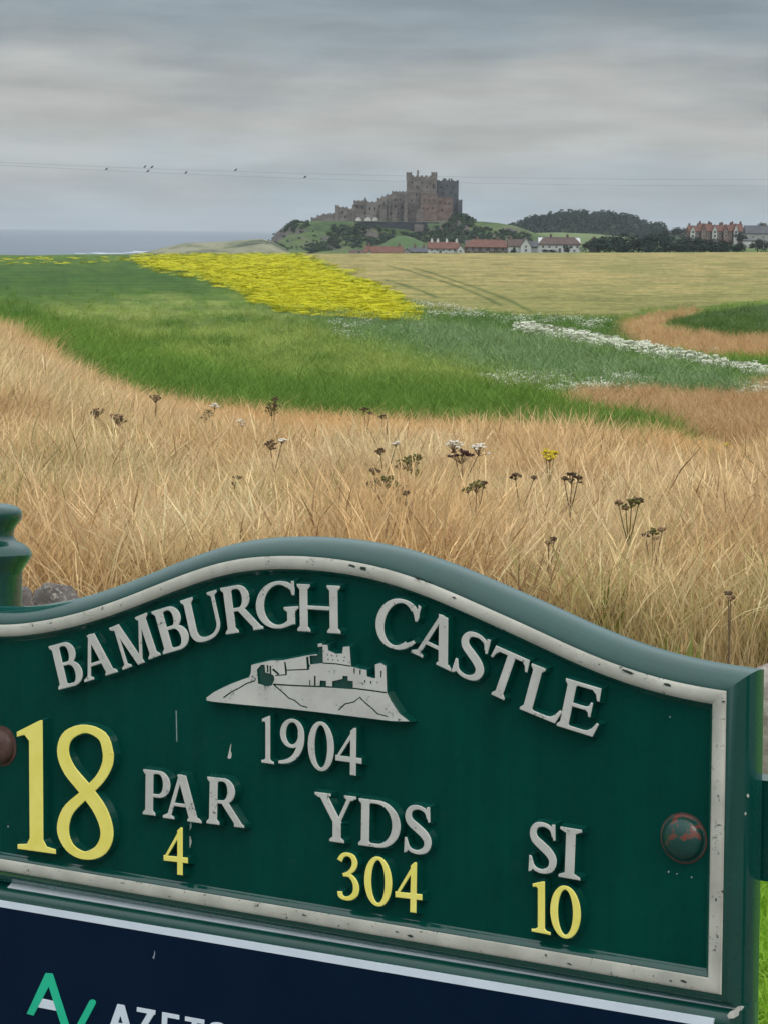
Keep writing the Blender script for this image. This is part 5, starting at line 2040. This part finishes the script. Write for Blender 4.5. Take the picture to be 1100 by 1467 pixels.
def plant_mat(name, stops, val=(0.7, 1.3), rough=0.75, trans=0.25, tinted=0.0):
    """leaf colour differs from clump to clump"""
    m = M(name)
    oi = m.n('ShaderNodeObjectInfo')
    c = m.ramp(oi.outputs['Random'], stops)
    if tinted:
        ta_ = m.n('ShaderNodeAttribute', attribute_type='INSTANCER', attribute_name='tint')
        vr = m.n('ShaderNodeMapRange')
        vr.inputs['To Min'].default_value = 0.8 * tinted
        vr.inputs['To Max'].default_value = 1.2 * tinted
        m.l(oi.outputs['Random'], vr.inputs['Value'])
        vs = m.n('ShaderNodeVectorMath', operation='SCALE')
        m.l(ta_.outputs['Color'], vs.inputs[0])
        m.l(vr.outputs[0], vs.inputs['Scale'])
        c = vs.outputs[0]
    f = m.noise(9, 2, 0.5, 'Object')
    v = m.ramp(f, [(0.3, (val[0],) * 3), (0.7, (val[1],) * 3)])
    m.base(m.mix(1.0, c, v, 'MULTIPLY'), rough)
    m.b.inputs['Specular IOR Level'].default_value = 0.2
    if trans:
        tr = m.n('ShaderNodeBsdfTranslucent')
        m.l(c, tr.inputs['Color'])
        ms_ = m.n('ShaderNodeMixShader')
        ms_.inputs[0].default_value = trans
        m.l(m.b.outputs[0], ms_.inputs[1])
        m.l(tr.outputs[0], ms_.inputs[2])
        out = [n for n in m.t.nodes if n.type == 'OUTPUT_MATERIAL'][0]
        m.l(ms_.outputs[0], out.inputs['Surface'])
    return m.m


DRYM = plant_mat('dry_grass', [(0.0, (0.52, 0.33, 0.16)), (0.35, (0.65, 0.43, 0.225)), (0.7, (0.76, 0.55, 0.31)), (0.93, (0.60, 0.46, 0.21)), (1.0, (0.44, 0.41, 0.15))], tinted=1.0)
DRYB2 = plant_mat('dry_grass_darker_tone', [(0.0, (0.4, 0.25, 0.12)), (1.0, (0.6, 0.42, 0.22))], tinted=0.86)  # slightly darker straw tone, used for some of the clump shapes
DRYB = plant_mat('dry_grass_brown', [(0.0, (0.42, 0.25, 0.12)), (0.6, (0.56, 0.37, 0.18)), (1.0, (0.66, 0.46, 0.24))])
PALEM = plant_mat('pale_stalks', [(0.0, (0.66, 0.49, 0.26)), (1.0, (0.80, 0.64, 0.38))], (0.9, 1.1))
GRNM = plant_mat('meadow_grass', [(0.0, (0.07, 0.19, 0.010)), (0.5, (0.11, 0.26, 0.016)), (1.0, (0.18, 0.30, 0.035))], (0.8, 1.2), tinted=1.6)
GRNL = plant_mat('field_grass', [(0.0, (0.15, 0.225, 0.035)), (0.5, (0.23, 0.30, 0.055)), (1.0, (0.32, 0.36, 0.085))], (0.8, 1.2), tinted=1.75)
TURFM = plant_mat('turf_grass', [(0.0, (0.16, 0.33, 0.015)), (0.5, (0.24, 0.44, 0.03)), (1.0, (0.33, 0.5, 0.06))])
BLUM = plant_mat('blue_green_herb', [(0.0, (0.12, 0.22, 0.08)), (1.0, (0.22, 0.32, 0.14))], (0.8, 1.2), tinted=1.75)
YELM = plant_mat('yellow_flowers', [(0.0, (0.50, 0.46, 0.01)), (0.7, (0.62, 0.58, 0.015)), (1.0, (0.30, 0.36, 0.02))], (0.85, 1.15), trans=0.15)
WHIM = plant_mat('white_flowers', [(0.0, (0.52, 0.54, 0.40)), (1.0, (0.70, 0.71, 0.58))], (0.9, 1.1), trans=0.15)
STEMG = plant_mat('green_stems', [(0.0, (0.05, 0.11, 0.02)), (1.0, (0.10, 0.17, 0.04))])

# --- dry grass of the verge
NA = 7800
az = RNG.uniform(-0.28, 0.28, NA)
r2 = np.sqrt(RNG.uniform(6.95 ** 2, 13.6 ** 2, NA))
X, Y = r2 * np.sin(az), r2 * np.cos(az)


def dry_edge(azv):
    pxe = 550 + np.tan(azv) * F_PX
    return np.interp(pxe, [-600, 0, 60, 110, 190, 300, 420, 640, 760, 900, 1100, 1700], [60, 27, 22, 18, 14.6, 13.0, 12.2, 11.7, 11.4, 11.2, 11.4, 12])


keep_ = Y < dry_edge(az) * (1 + 0.12 * (fbm(X / 0.8, Y / 0.8, 61, 3) - 0.5) * 2)
X, Y = X[keep_], Y[keep_]
P1 = np.stack([X, Y, terrain(X, Y)], 1)
sc1 = 0.62 + 0.72 * fbm(X / 0.8, Y / 0.8, 62, 3) + RNG.uniform(-.12, .12, len(X))
# the bank running back on the left
NB_ = 9000
pb = np.stack([RNG.uniform(-250, 330, NB_), RNG.uniform(470, 600, NB_)], 1)
ok = pip(P_DRYLEFT, pb[:, 0], pb[:, 1] + 10)
Q, hit = ground(pb[ok, 0], pb[ok, 1] + 38)
Q = Q[hit & (Q[:, 1] > 11)]
P1 = np.concatenate([P1, Q])
sc1 = np.concatenate([sc1, 0.8 * RNG.uniform(.7, 1.2, len(Q)) * np.clip(Q[:, 1] / 22, 0.85, 1.5)])
src = [clump_mesh('dry_clump', 70, 0.50, 0.15, 0.0023, 0.34, 400 + k, DRYM if k % 4 else DRYB2, head=0.45, head_w=2.7, segs=5, hvar=0.5) for k in range(9)]
tn_ = fbm(P1[:, 0] / 0.7 + 9, P1[:, 1] / 1.1, 66, 4)[:, None]
tg_ = fbm(P1[:, 0] / 0.5 + 3, P1[:, 1] / 0.6, 67, 3)[:, None]
rn_ = RNG.random((len(P1), 1))
TD = np.array((0.75, 0.525, 0.27)) * (1 - sstep(0.35, 0.65, tn_)) + np.array((0.86, 0.66, 0.38)) * sstep(0.35, 0.65, tn_)
TD = np.where(rn_ < 0.10, np.array((0.40, 0.25, 0.13)), TD)
TD = np.where((rn_ > 0.5) & (tg_ > 0.62), TD * 0.45 + np.array((0.30, 0.34, 0.10)) * 0.55, TD)
TD = np.minimum(TD * (0.85 + 0.33 * RNG.random((len(P1), 1))), 0.88)
scatter('dry_grass', P1, sc1, src, 'thick dry straw-coloured grass on the verge behind the sign', 0.12, 3, TD)
# taller pale stalks
k = RNG.choice(len(X), 3000, replace=False)
src = [clump_mesh('pale_stalk', 3, 0.60, 0.09, 0.0019, 0.36, 500 + k_, PALEM, head=0.8, head_w=2.6, segs=6, hvar=0.3) for k_ in range(6)]
scatter('grass_stalks', np.stack([X[k], Y[k], terrain(X[k], Y[k])], 1), RNG.uniform(.7, 1.08, len(k)), src, 'taller pale seed stalks standing above the dry grass', 0.12, 4)

# --- brown dry strips on the right
PB = []
SB = []
for poly, cnt, lift in ((P_BROWN_B, 4200, 0), (P_BROWN_A, 3500, 0)):
    q = np.stack([RNG.uniform(780, 1250, cnt * 3), RNG.uniform(430, 700, cnt * 3)], 1)
    q = q[pip(poly, q[:, 0], q[:, 1])][:cnt]
    G_, hit = ground(q[:, 0], q[:, 1])
    G_ = G_[hit]
    PB.append(G_)
    SB.append(RNG.uniform(.5, .9, len(G_)) * np.clip(G_[:, 1] / 40, 0.75, 1.3))
src = [clump_mesh('brown_clump', 26, 0.4, 0.16, 0.009, 0.5, 600 + k_, DRYB, head=0.3, segs=3) for k_ in range(5)]
scatter('brown_grass', np.concatenate(PB), np.concatenate(SB), src, 'brown dry grass strips in the dip of the field on the right', 0.15, 5)

# --- green field grass, dense near the verge, sparse farther off
NG = 26000
q = np.stack([RNG.uniform(-200, 1300, NG), RNG.uniform(415, 665, NG)], 1)
bad = pip(P_BROWN_B, q[:, 0], q[:, 1]) | pip(P_BROWN_A, q[:, 0], q[:, 1]) | pip(P_WHEAT, q[:, 0], q[:, 1]) | pip(P_YELLOW, q[:, 0], q[:, 1]) | (RNG.random(NG) > 0.1 + 0.9 * sstep(415, 520, q[:, 1]))
q = q[~bad]
G_, hit = ground(q[:, 0], q[:, 1])
okk = hit & (G_[:, 1] > dry_edge(np.arctan2(G_[:, 0], G_[:, 1])) * 0.96)
G_, q = G_[okk], q[okk]
nearm = sdist(P_GREENLOW, q[:, 0], q[:, 1]) + RNG.normal(0, 7, len(q)) > 0
GT = ground_colour(G_[:, 0], G_[:, 1], G_[:, 2])
srcg = [clump_mesh('green_clump', 30, 0.30, 0.16, 0.010, 0.6, 700 + k_, GRNM, segs=3) for k_ in range(5)]
srcl = [clump_mesh('field_clump', 26, 0.20, 0.2, 0.012, 0.8, 720 + k_, GRNL, segs=3) for k_ in range(5)]
srcb = [clump_mesh('herb_clump', 26, 0.22, 0.2, 0.014, 0.8, 740 + k_, BLUM, segs=3) for k_ in range(4)]
blue = sdist(P_BLUE, q[:, 0], q[:, 1]) + RNG.normal(0, 6, len(q)) > 0
dsc = np.clip(G_[:, 1] / 22, 0.75, 2.4)
scatter('meadow_grass', G_[nearm & ~blue], (RNG.uniform(.7, 1.2, len(G_)) * dsc)[nearm & ~blue], srcg, 'bright green long grass just beyond the dry verge', 0.15, 6, GT[nearm & ~blue])
scatter('field_grass', G_[~nearm & ~blue], (RNG.uniform(.6, 1.1, len(G_)) * dsc * 0.8)[~nearm & ~blue], srcl, 'short yellowish green grass across the middle of the field', 0.2, 7, GT[~nearm & ~blue])
scatter('herb_strip', G_[blue], (RNG.uniform(.6, 1.2, len(G_)) * dsc * 0.85)[blue], srcb, 'blue green herbs in the band right of the yellow flowers', 0.2, 8, GT[blue])

# --- yellow flowers
NY = 26000
q = np.stack([RNG.uniform(150, 640, NY), RNG.uniform(364, 462, NY)], 1)
s = sdist(P_YELLOW, q[:, 0], q[:, 1]) + 7 * (fbm(q[:, 0] / 26, q[:, 1] / 7, 47, 3) - 0.5) * 2
band = (q[:, 1] > 366) & (q[:, 1] < 378) & (q[:, 0] < 240)
q2 = np.stack([RNG.uniform(-100, 240, 900), RNG.uniform(369, 380, 900)], 1)[:130]
q = np.concatenate([q[s > -9 + 18 * RNG.random(NY) * (0.4 + 0.9 * fbm(q[:, 0] / 18, q[:, 1] / 5, 48, 3))], q2])
G_, hit = ground(q[:, 0], q[:, 1])
G_ = G_[hit]
srcy = [umbel_clump('yellow_clump', 18, 0.26, 800 + k_, STEMG, YELM, 0.55, 0.15, 14, 0.024) for k_ in range(4)]
scatter('yellow_flowers', G_, RNG.uniform(.7, 1.2, len(G_)) * np.clip(G_[:, 1] / 190, 0.75, 1.6), srcy, 'dense patch of yellow flowers in the middle of the field', 0.1, 9)

# --- white flowers: the thick line along the ditch, thin drifts around it
q = np.stack([RNG.uniform(700, 1180, 17000), RNG.uniform(474, 575, 17000)], 1)
s = sdist(P_WSTRIP, q[:, 0], q[:, 1]) + 3.0 * (fbm(q[:, 0] / 14, q[:, 1] / 6, 57, 3) - 0.5) * 2
cand = [q[s > 0.5 + 3.2 * RNG.random(len(q))]]


def drift(poly, n, thr, seed):
    x = [p[0] for p in poly]
    y = [p[1] for p in poly]
    q_ = np.stack([RNG.uniform(min(x), max(x), n), RNG.uniform(min(y), max(y), n)], 1)
    f__ = fbm(q_[:, 0] / 20, q_[:, 1] / 4, seed, 3)
    return q_[pip(poly, q_[:, 0], q_[:, 1]) & (f__ > thr)]


cand.append(drift([(690, 548), (760, 538), (860, 545), (950, 552), (930, 566), (850, 574), (780, 576), (710, 566)], 2600, 0.5, 71))
cand.append(drift([(590, 436), (640, 440), (700, 455), (680, 462), (620, 458), (596, 450)], 700, 0.5, 72))
cand.append(drift([(690, 460), (780, 460), (890, 468), (880, 480), (780, 476), (720, 472)], 700, 0.52, 73))
cand.append(drift([(470, 460), (600, 470), (700, 505), (740, 530), (660, 540), (560, 515), (480, 490)], 1400, 0.56, 74))
cand.append(drift([(1070, 566), (1110, 562), (1110, 582), (1075, 580)], 300, 0.45, 75))
cand.append(drift([(1000, 503), (1030, 503), (1030, 515), (1000, 512)], 120, 0.45, 76))
G_, hit = ground(cand[0][:, 0], cand[0][:, 1])
G_ = G_[hit]
qs = np.concatenate(cand[1:])
G2, hit = ground(qs[:, 0], qs[:, 1])
G2 = G2[hit]
srcd = [umbel_clump('drift_clump', 4, 0.28, 850 + k_, STEMG, WHIM, 0.28, 0.05, 5, 0.013) for k_ in range(4)]
scatter('white_drift', G2, RNG.uniform(.6, 1.0, len(G2)) * np.clip(G2[:, 1] / 60, 0.7, 1.5), srcd, 'thin drifts of small white flowers in the blue green band', 0.12, 12)
srcw = [umbel_clump('white_clump', 8, 0.48, 830 + k_, STEMG, WHIM, 0.24, 0.08, 9, 0.032) for k_ in range(4)]
scatter('white_flowers', G_, RNG.uniform(.55, 1.0, len(G_)) * np.clip(G_[:, 1] / 60, 0.6, 1.5), srcw, 'thick line of white umbel flowers along the ditch', 0.12, 10)

# --- turf in the lower right
NT = 2600
X, Y = RNG.uniform(0.3, 2.2, NT), RNG.uniform(2.9, 5.5, NT)
srct = [clump_mesh('turf_clump', 26, 0.055, 0.06, 0.004, 1.0, 860 + k_, TURFM, segs=3) for k_ in range(4)]
scatter('turf', np.stack([X, Y, terrain(X, Y)], 1), RNG.uniform(.6, 1.3, NT), srct, 'short bright green turf below the crossbar at the right', 0.3, 11)

# ==================================================================== single plants in the dry grass
SEEDB = mat_noise('dry_umbel', (0.05, 0.033, 0.018), (0.14, 0.09, 0.05), 60, 0.9)
SEEDP = mat_noise('purple_umbel', (0.035, 0.016, 0.016), (0.09, 0.045, 0.04), 60, 0.9)
SEEDG = mat_noise('green_umbel', (0.06, 0.066, 0.016), (0.16, 0.15, 0.045), 60, 0.9)
SEEDW = mat_noise('white_umbel', (0.55, 0.5, 0.4), (0.75, 0.7, 0.6), 60, 0.8)
SEEDT = mat_noise('tan_umbel', (0.16, 0.10, 0.05), (0.28, 0.18, 0.10), 60, 0.9)
STALK = mat_noise('brown_stalk', (0.10, 0.065, 0.035), (0.2, 0.14, 0.08), 20, 0.85)
STALKG = mat_noise('green_stalk', (0.09, 0.09, 0.03), (0.17, 0.16, 0.06), 20, 0.85)
YFL = mat_noise('ragwort_yellow', (0.50, 0.36, 0.01), (0.64, 0.50, 0.03), 60, 0.8)
GLEAF = mat_noise('green_leaf', (0.12, 0.16, 0.025), (0.24, 0.27, 0.06), 30, 0.7)


def umbel(mb_, x, y, z, r, n, blob, mi=1, dome=0.35):
    """flat-topped head of many small seed clusters on rays from one point"""
    for i in range(n):
        a = i * 2.39996 + random.uniform(-.3, .3)
        q = r * math.sqrt((i + 0.5) / n) * random.uniform(.6, 1.25)
        tx, ty, tz = x + q * math.cos(a), y + q * math.sin(a), z + dome * r * (1 - (q / r) ** 2) + random.uniform(-.28, .2) * r
        mb_.tube([(x, y, z - r * 0.75), (tx, ty, tz)], [0.0016, 0.0012], 3, False, 0)
        for k in range(4):
            b_ = blob * random.uniform(.7, 1.25)
            cx, cy, cz = tx + random.uniform(-1, 1) * blob, ty + random.uniform(-1, 1) * blob, tz + random.uniform(-.5, .6) * blob
            mb_.add([(cx - b_, cy, cz), (cx, cy - b_, cz), (cx + b_, cy, cz), (cx, cy + b_, cz), (cx, cy, cz + b_ * .7), (cx, cy, cz - b_ * .7)],
                    [(0, 1, 4), (1, 2, 4), (2, 3, 4), (3, 0, 4), (1, 0, 5), (2, 1, 5), (3, 2, 5), (0, 3, 5)], mi)


def plant(name, px, py, heads, label, cat, group=None, stalk=STALK, hgt=0.60, lean=0.0, leaves=0, Yd=None):
    """px, py: where its main head shows; heads: (dx px, dy px, radius px, seed material)"""
    if Yd is None:
        G0, hit = ground(px, py, lift=hgt)
        base = G0[0]
    else:
        p = at(px, py, Yd)
        base = np.array((p[0], p[1], float(terrain(p[0], p[1]))))
    Yp = base[1]
    e = empty(name, base)
    tag(e, label, cat, group)
    tops = []
    sm = MB()
    for (dx, dy, rp, mat) in heads:
        q = at(px + dx, py + dy, Yp + random.uniform(-.05, .05)) - base
        tops.append(q)
    root = (lean, 0, 0)
    fork = np.array((np.mean([t[0] for t in tops]) * 0.6 + lean, 0, max(0.1, min(t[2] for t in tops) - 0.14)))
    sm.tube([root, tuple(fork * np.array((0.5, 1, .5)) + np.array((lean * .5, 0, 0))), tuple(fork)], [0.0042, 0.0038, 0.003], 6)
    for t, (dx, dy, rp, mat) in zip(tops, heads):
        r = rp / F_PX * Yp
        sm.tube([tuple(fork), tuple((fork + t) / 2 + np.array((0, 0, -.01))), (t[0], t[1], t[2] - r * 0.6)], [0.003, 0.0025, 0.0018], 5)
    sm.build('stem', stalk, e, smooth=60)
    for t, (dx, dy, rp, mat) in zip(tops, heads):
        r = rp / F_PX * Yp
        um = MB()
        umbel(um, t[0], t[1], t[2], r * 0.98, max(8, int(15 * (rp / 12) ** .7)), max(r * 0.15, 0.006), dome=random.uniform(0.25, 0.7))
        tag(um.build('umbel', [stalk, mat], e), kind='stuff')
    for k in range(leaves):
        a = random.uniform(0, 6.28)
        z0 = random.uniform(.1, .5) * fork[2] + 0.1
        lm = MB()
        L_ = random.uniform(.06, .13)
        cx, cy = math.cos(a), math.sin(a)
        lm.add([(0, 0, z0), (cx * L_ * .5 - cy * .018, cy * L_ * .5 + cx * .018, z0 + .04), (cx * L_, cy * L_, z0 + .02), (cx * L_ * .5 + cy * .018, cy * L_ * .5 - cx * .018, z0 + .04),
                (cx * L_ * .5, cy * L_ * .5, z0 + .028)], [(0, 4, 1), (1, 4, 2), (2, 4, 3), (3, 4, 0)])
        lm.build('leaf', GLEAF if stalk is STALKG else stalk, e)
    return e


B_, G__, Pu, Wh, Tn = SEEDB, SEEDG, SEEDP, SEEDW, SEEDT
HG = 'withered hogweed plants in the dry grass'
plant('hogweed', 661, 653, [(0, 0, 17, Pu), (-12, -15, 12, Wh), (24, -9, 13, Wh)], 'hogweed with a dark purple seed head under two flat white flower heads', 'plant', HG, STALK)
plant('hogweed', 584, 664, [(0, 0, 15, G__), (10, 14, 9, G__), (-12, 6, 7, B_), (14, -8, 6, G__), (-2, 34, 5, B_)], 'hogweed with a broad greenish brown head left of the purple one', 'plant', HG, STALKG)
plant('hogweed', 552, 690, [(0, 0, 16, G__), (-16, -14, 8, B_), (-22, 6, 7, B_), (16, 8, 7, G__), (-6, 22, 6, B_), (20, 26, 6, G__), (-12, 40, 5, B_)], 'tall branching hogweed with olive seed heads above the top of the sign', 'plant', HG, STALK, leaves=9)
plant('hogweed', 572, 732, [(0, 0, 9, B_), (14, -8, 8, B_), (-8, 16, 6, G__), (6, 22, 6, B_), (-14, 30, 5, G__), (10, -24, 5, B_)], 'low dark hogweed heads just above the crest of the sign', 'plant', HG, STALKG, hgt=.52, leaves=8)
plant('hogweed', 682, 698, [(0, 0, 12, G__), (-12, 4, 7, G__), (10, -4, 7, B_)], 'small olive hogweed head below and right of the purple one', 'plant', HG, STALK)
plant('hogweed', 818, 686, [(0, 0, 11, B_), (-10, 0, 5, B_), (9, -1, 6, B_)], 'lone dark brown hogweed head right of centre', 'plant', HG, STALK)
plant('hogweed', 904, 721, [(0, 0, 10, G__), (-18, 0, 6, Tn), (10, -2, 7, B_), (-8, 7, 5, Tn)], 'brown and tan hogweed heads further right in the dry grass', 'plant', HG, STALKG)
plant('hogweed', 934, 763, [(0, 0, 6, G__), (14, -4, 6, Tn), (-10, 4, 5, B_), (4, 9, 4, Tn)], 'low ragged brown hogweed near the right side', 'plant', HG, STALK, hgt=.5)
plant('hogweed', 60, 559, [(0, 0, 13, B_), (-18, 4, 6, Tn), (-50, 6, 8, Tn)], 'dark hogweed head against the bank at the far left', 'plant', HG, STALK, Yd=13.5)
plant('hogweed', 140, 590, [(0, 0, 11, Tn), (-3, 4, 8, B_)], 'left of the two tan hogweed heads leaning on the left', 'plant', HG, STALK, Yd=11.2, lean=.12)
plant('hogweed', 168, 600, [(0, 0, 13, Tn), (4, 2, 9, B_)], 'right of the two tan hogweed heads leaning on the left', 'plant', HG, STALK, Yd=11.0, lean=.1)
plant('hogweed', 223, 571, [(0, 0, 9, Tn), (2, -1, 6, G__)], 'pale brown hogweed at the edge of the green grass on the left', 'plant', HG, STALK, Yd=12.4)
plant('hogweed', 300, 592, [(0, 0, 9, G__), (8, -10, 7, Wh), (-6, 8, 8, B_)], 'olive hogweed with one pale flower head at the grass edge', 'plant', HG, STALKG, Yd=12.0)
plant('hogweed', 393, 582, [(0, 0, 10, B_), (2, -9, 5, B_), (-4, 8, 9, G__)], 'dark hogweed standing up against the green grass', 'plant', HG, STALKG, Yd=12.2)
plant('hogweed', 344, 606, [(0, 0, 8, Wh), (4, 3, 6, Tn)], 'pale hogweed with a whitish flat head left of centre', 'plant', HG, STALK, Yd=11.4)
plant('hogweed', 388, 638, [(0, 0, 10, B_), (16, -6, 6, Wh)], 'brown hogweed with a small white head left of centre', 'plant', HG, STALK)
plant('hogweed', 522, 586, [(0, 0, 6, B_), (8, 6, 4, B_)], 'small dark hogweed tip just above the grass edge, left one', 'plant', HG, STALK, Yd=12.2)
plant('hogweed', 548, 597, [(0, 0, 6, B_), (-20, 25, 5, Tn)], 'small dark hogweed tip just above the grass edge, right one', 'plant', HG, STALK, Yd=11.8)
plant('hogweed', 545, 648, [(0, 0, 7, B_), (22, -12, 6, Wh)], 'small brown hogweed with a white head above the olive one', 'plant', HG, STALK)
plant('hogweed', 738, 683, [(0, 0, 7, B_), (26, 2, 4, B_)], 'faint brown hogweed heads between the purple and the lone brown ones', 'plant', HG, STALK)
plant('hogweed', 1046, 858, [(0, 0, 4.5, Tn), (-3, -7, 3.5, B_)], 'brown curled seed head low down near the right edge', 'plant', HG, STALK, hgt=.48)
plant('hogweed', 785, 778, [(0, 0, 4.5, Tn), (8, -5, 3.5, B_)], 'small brown seed head above the right slope of the sign', 'plant', HG, STALK, hgt=.48)
plant('hogweed', 340, 684, [(0, 0, 6, B_), (-3, 10, 5, B_)], 'thin dark stalk with small brown heads left of the sign crest', 'plant', HG, STALK, hgt=.55)
RG_ = 'yellow ragwort in the dry grass'
plant('ragwort', 787, 656, [(0, 0, 9, YFL), (-6, -8, 6, YFL), (6, -6, 6, YFL)], 'yellow ragwort nearest the middle of the verge', 'plant', RG_, STALKG)
plant('ragwort', 886, 640, [(0, 0, 8, YFL), (14, 6, 7, YFL)], 'pair of yellow ragwort heads at the verge edge on the right', 'plant', RG_, STALKG, Yd=11.2)
plant('ragwort', 1040, 638, [(0, 0, 7, YFL)], 'single yellow ragwort head near the right edge', 'plant', RG_, STALKG, Yd=11.2)
plant('ragwort', 772, 634, [(0, 0, 5, YFL), (9, 1, 4, YFL)], 'faint yellow ragwort at the edge of the green grass', 'plant', RG_, STALKG, Yd=11.6)


def tuft(px, py, w, label):
    G0, hit = ground(px, py, lift=.38)
    b = G0[0]
    mb_ = MB()
    for i in range(26):
        a = random.uniform(0, 6.28)
        q = random.uniform(0, .05)
        x, y = q * math.cos(a), q * math.sin(a)
        H = random.uniform(.2, .44)
        l_ = random.uniform(.02, .13) * w / 20
        d = (math.sin(a) * .006, -math.cos(a) * .006)
        for k in range(1):
            p = [(x, y, 0), (x + math.cos(a) * l_ * .35, y + math.sin(a) * l_ * .35, H * .6), (x + math.cos(a) * l_, y + math.sin(a) * l_, H)]
            mb_.add([(p[0][0] - d[0], p[0][1] - d[1], 0), (p[0][0] + d[0], p[0][1] + d[1], 0), (p[1][0] + d[0], p[1][1] + d[1], p[1][2]), (p[1][0] - d[0], p[1][1] - d[1], p[1][2]), p[2]],
                    [(0, 1, 2, 3), (3, 2, 4)])
    o = mb_.build('green_tuft', GLEAF, None, Matrix.Translation(Vector(b)))
    tag(o, label, 'plant', 'green tufts in the dry grass')


tuft(868, 828, 22, 'bright green tuft right of the sign crest in the dry grass')
tuft(742, 800, 14, 'small green tuft close above the right slope of the sign')
tuft(862, 790, 12, 'faint green tuft above the brighter one on the right')
tuft(958, 905, 14, 'green tuft low in the dry grass near the right shoulder of the sign')
tuft(990, 928, 12, 'green tuft lowest in the dry grass by the right shoulder')
tuft(195, 800, 18, 'olive leafy tuft in the dry grass above the left slope of the sign')
tuft(10, 838, 14, 'green tuft beside the post above the dark stones')

# ==================================================================== air
hz = MB()
hz.box(-9500, 5200, -700, 13600, -30.0, 75.0)
ho = hz.build('haze', M('haze_air').m)
hm = ho.data.materials[0]
for n in list(hm.node_tree.nodes):
    if n.type != 'OUTPUT_MATERIAL':
        hm.node_tree.nodes.remove(n)
vp = hm.node_tree.nodes.new('ShaderNodeVolumePrincipled')
vp.inputs['Density'].default_value = 0.00008
vp.inputs['Color'].default_value = (0.84, 0.90, 0.96, 1)
vp.inputs['Anisotropy'].default_value = 0.0
hm.node_tree.links.new(vp.outputs[0], [n for n in hm.node_tree.nodes if n.type == 'OUTPUT_MATERIAL'][0].inputs['Volume'])
tag(ho, 'thin pale sea haze over the fields and castle', kind='stuff')
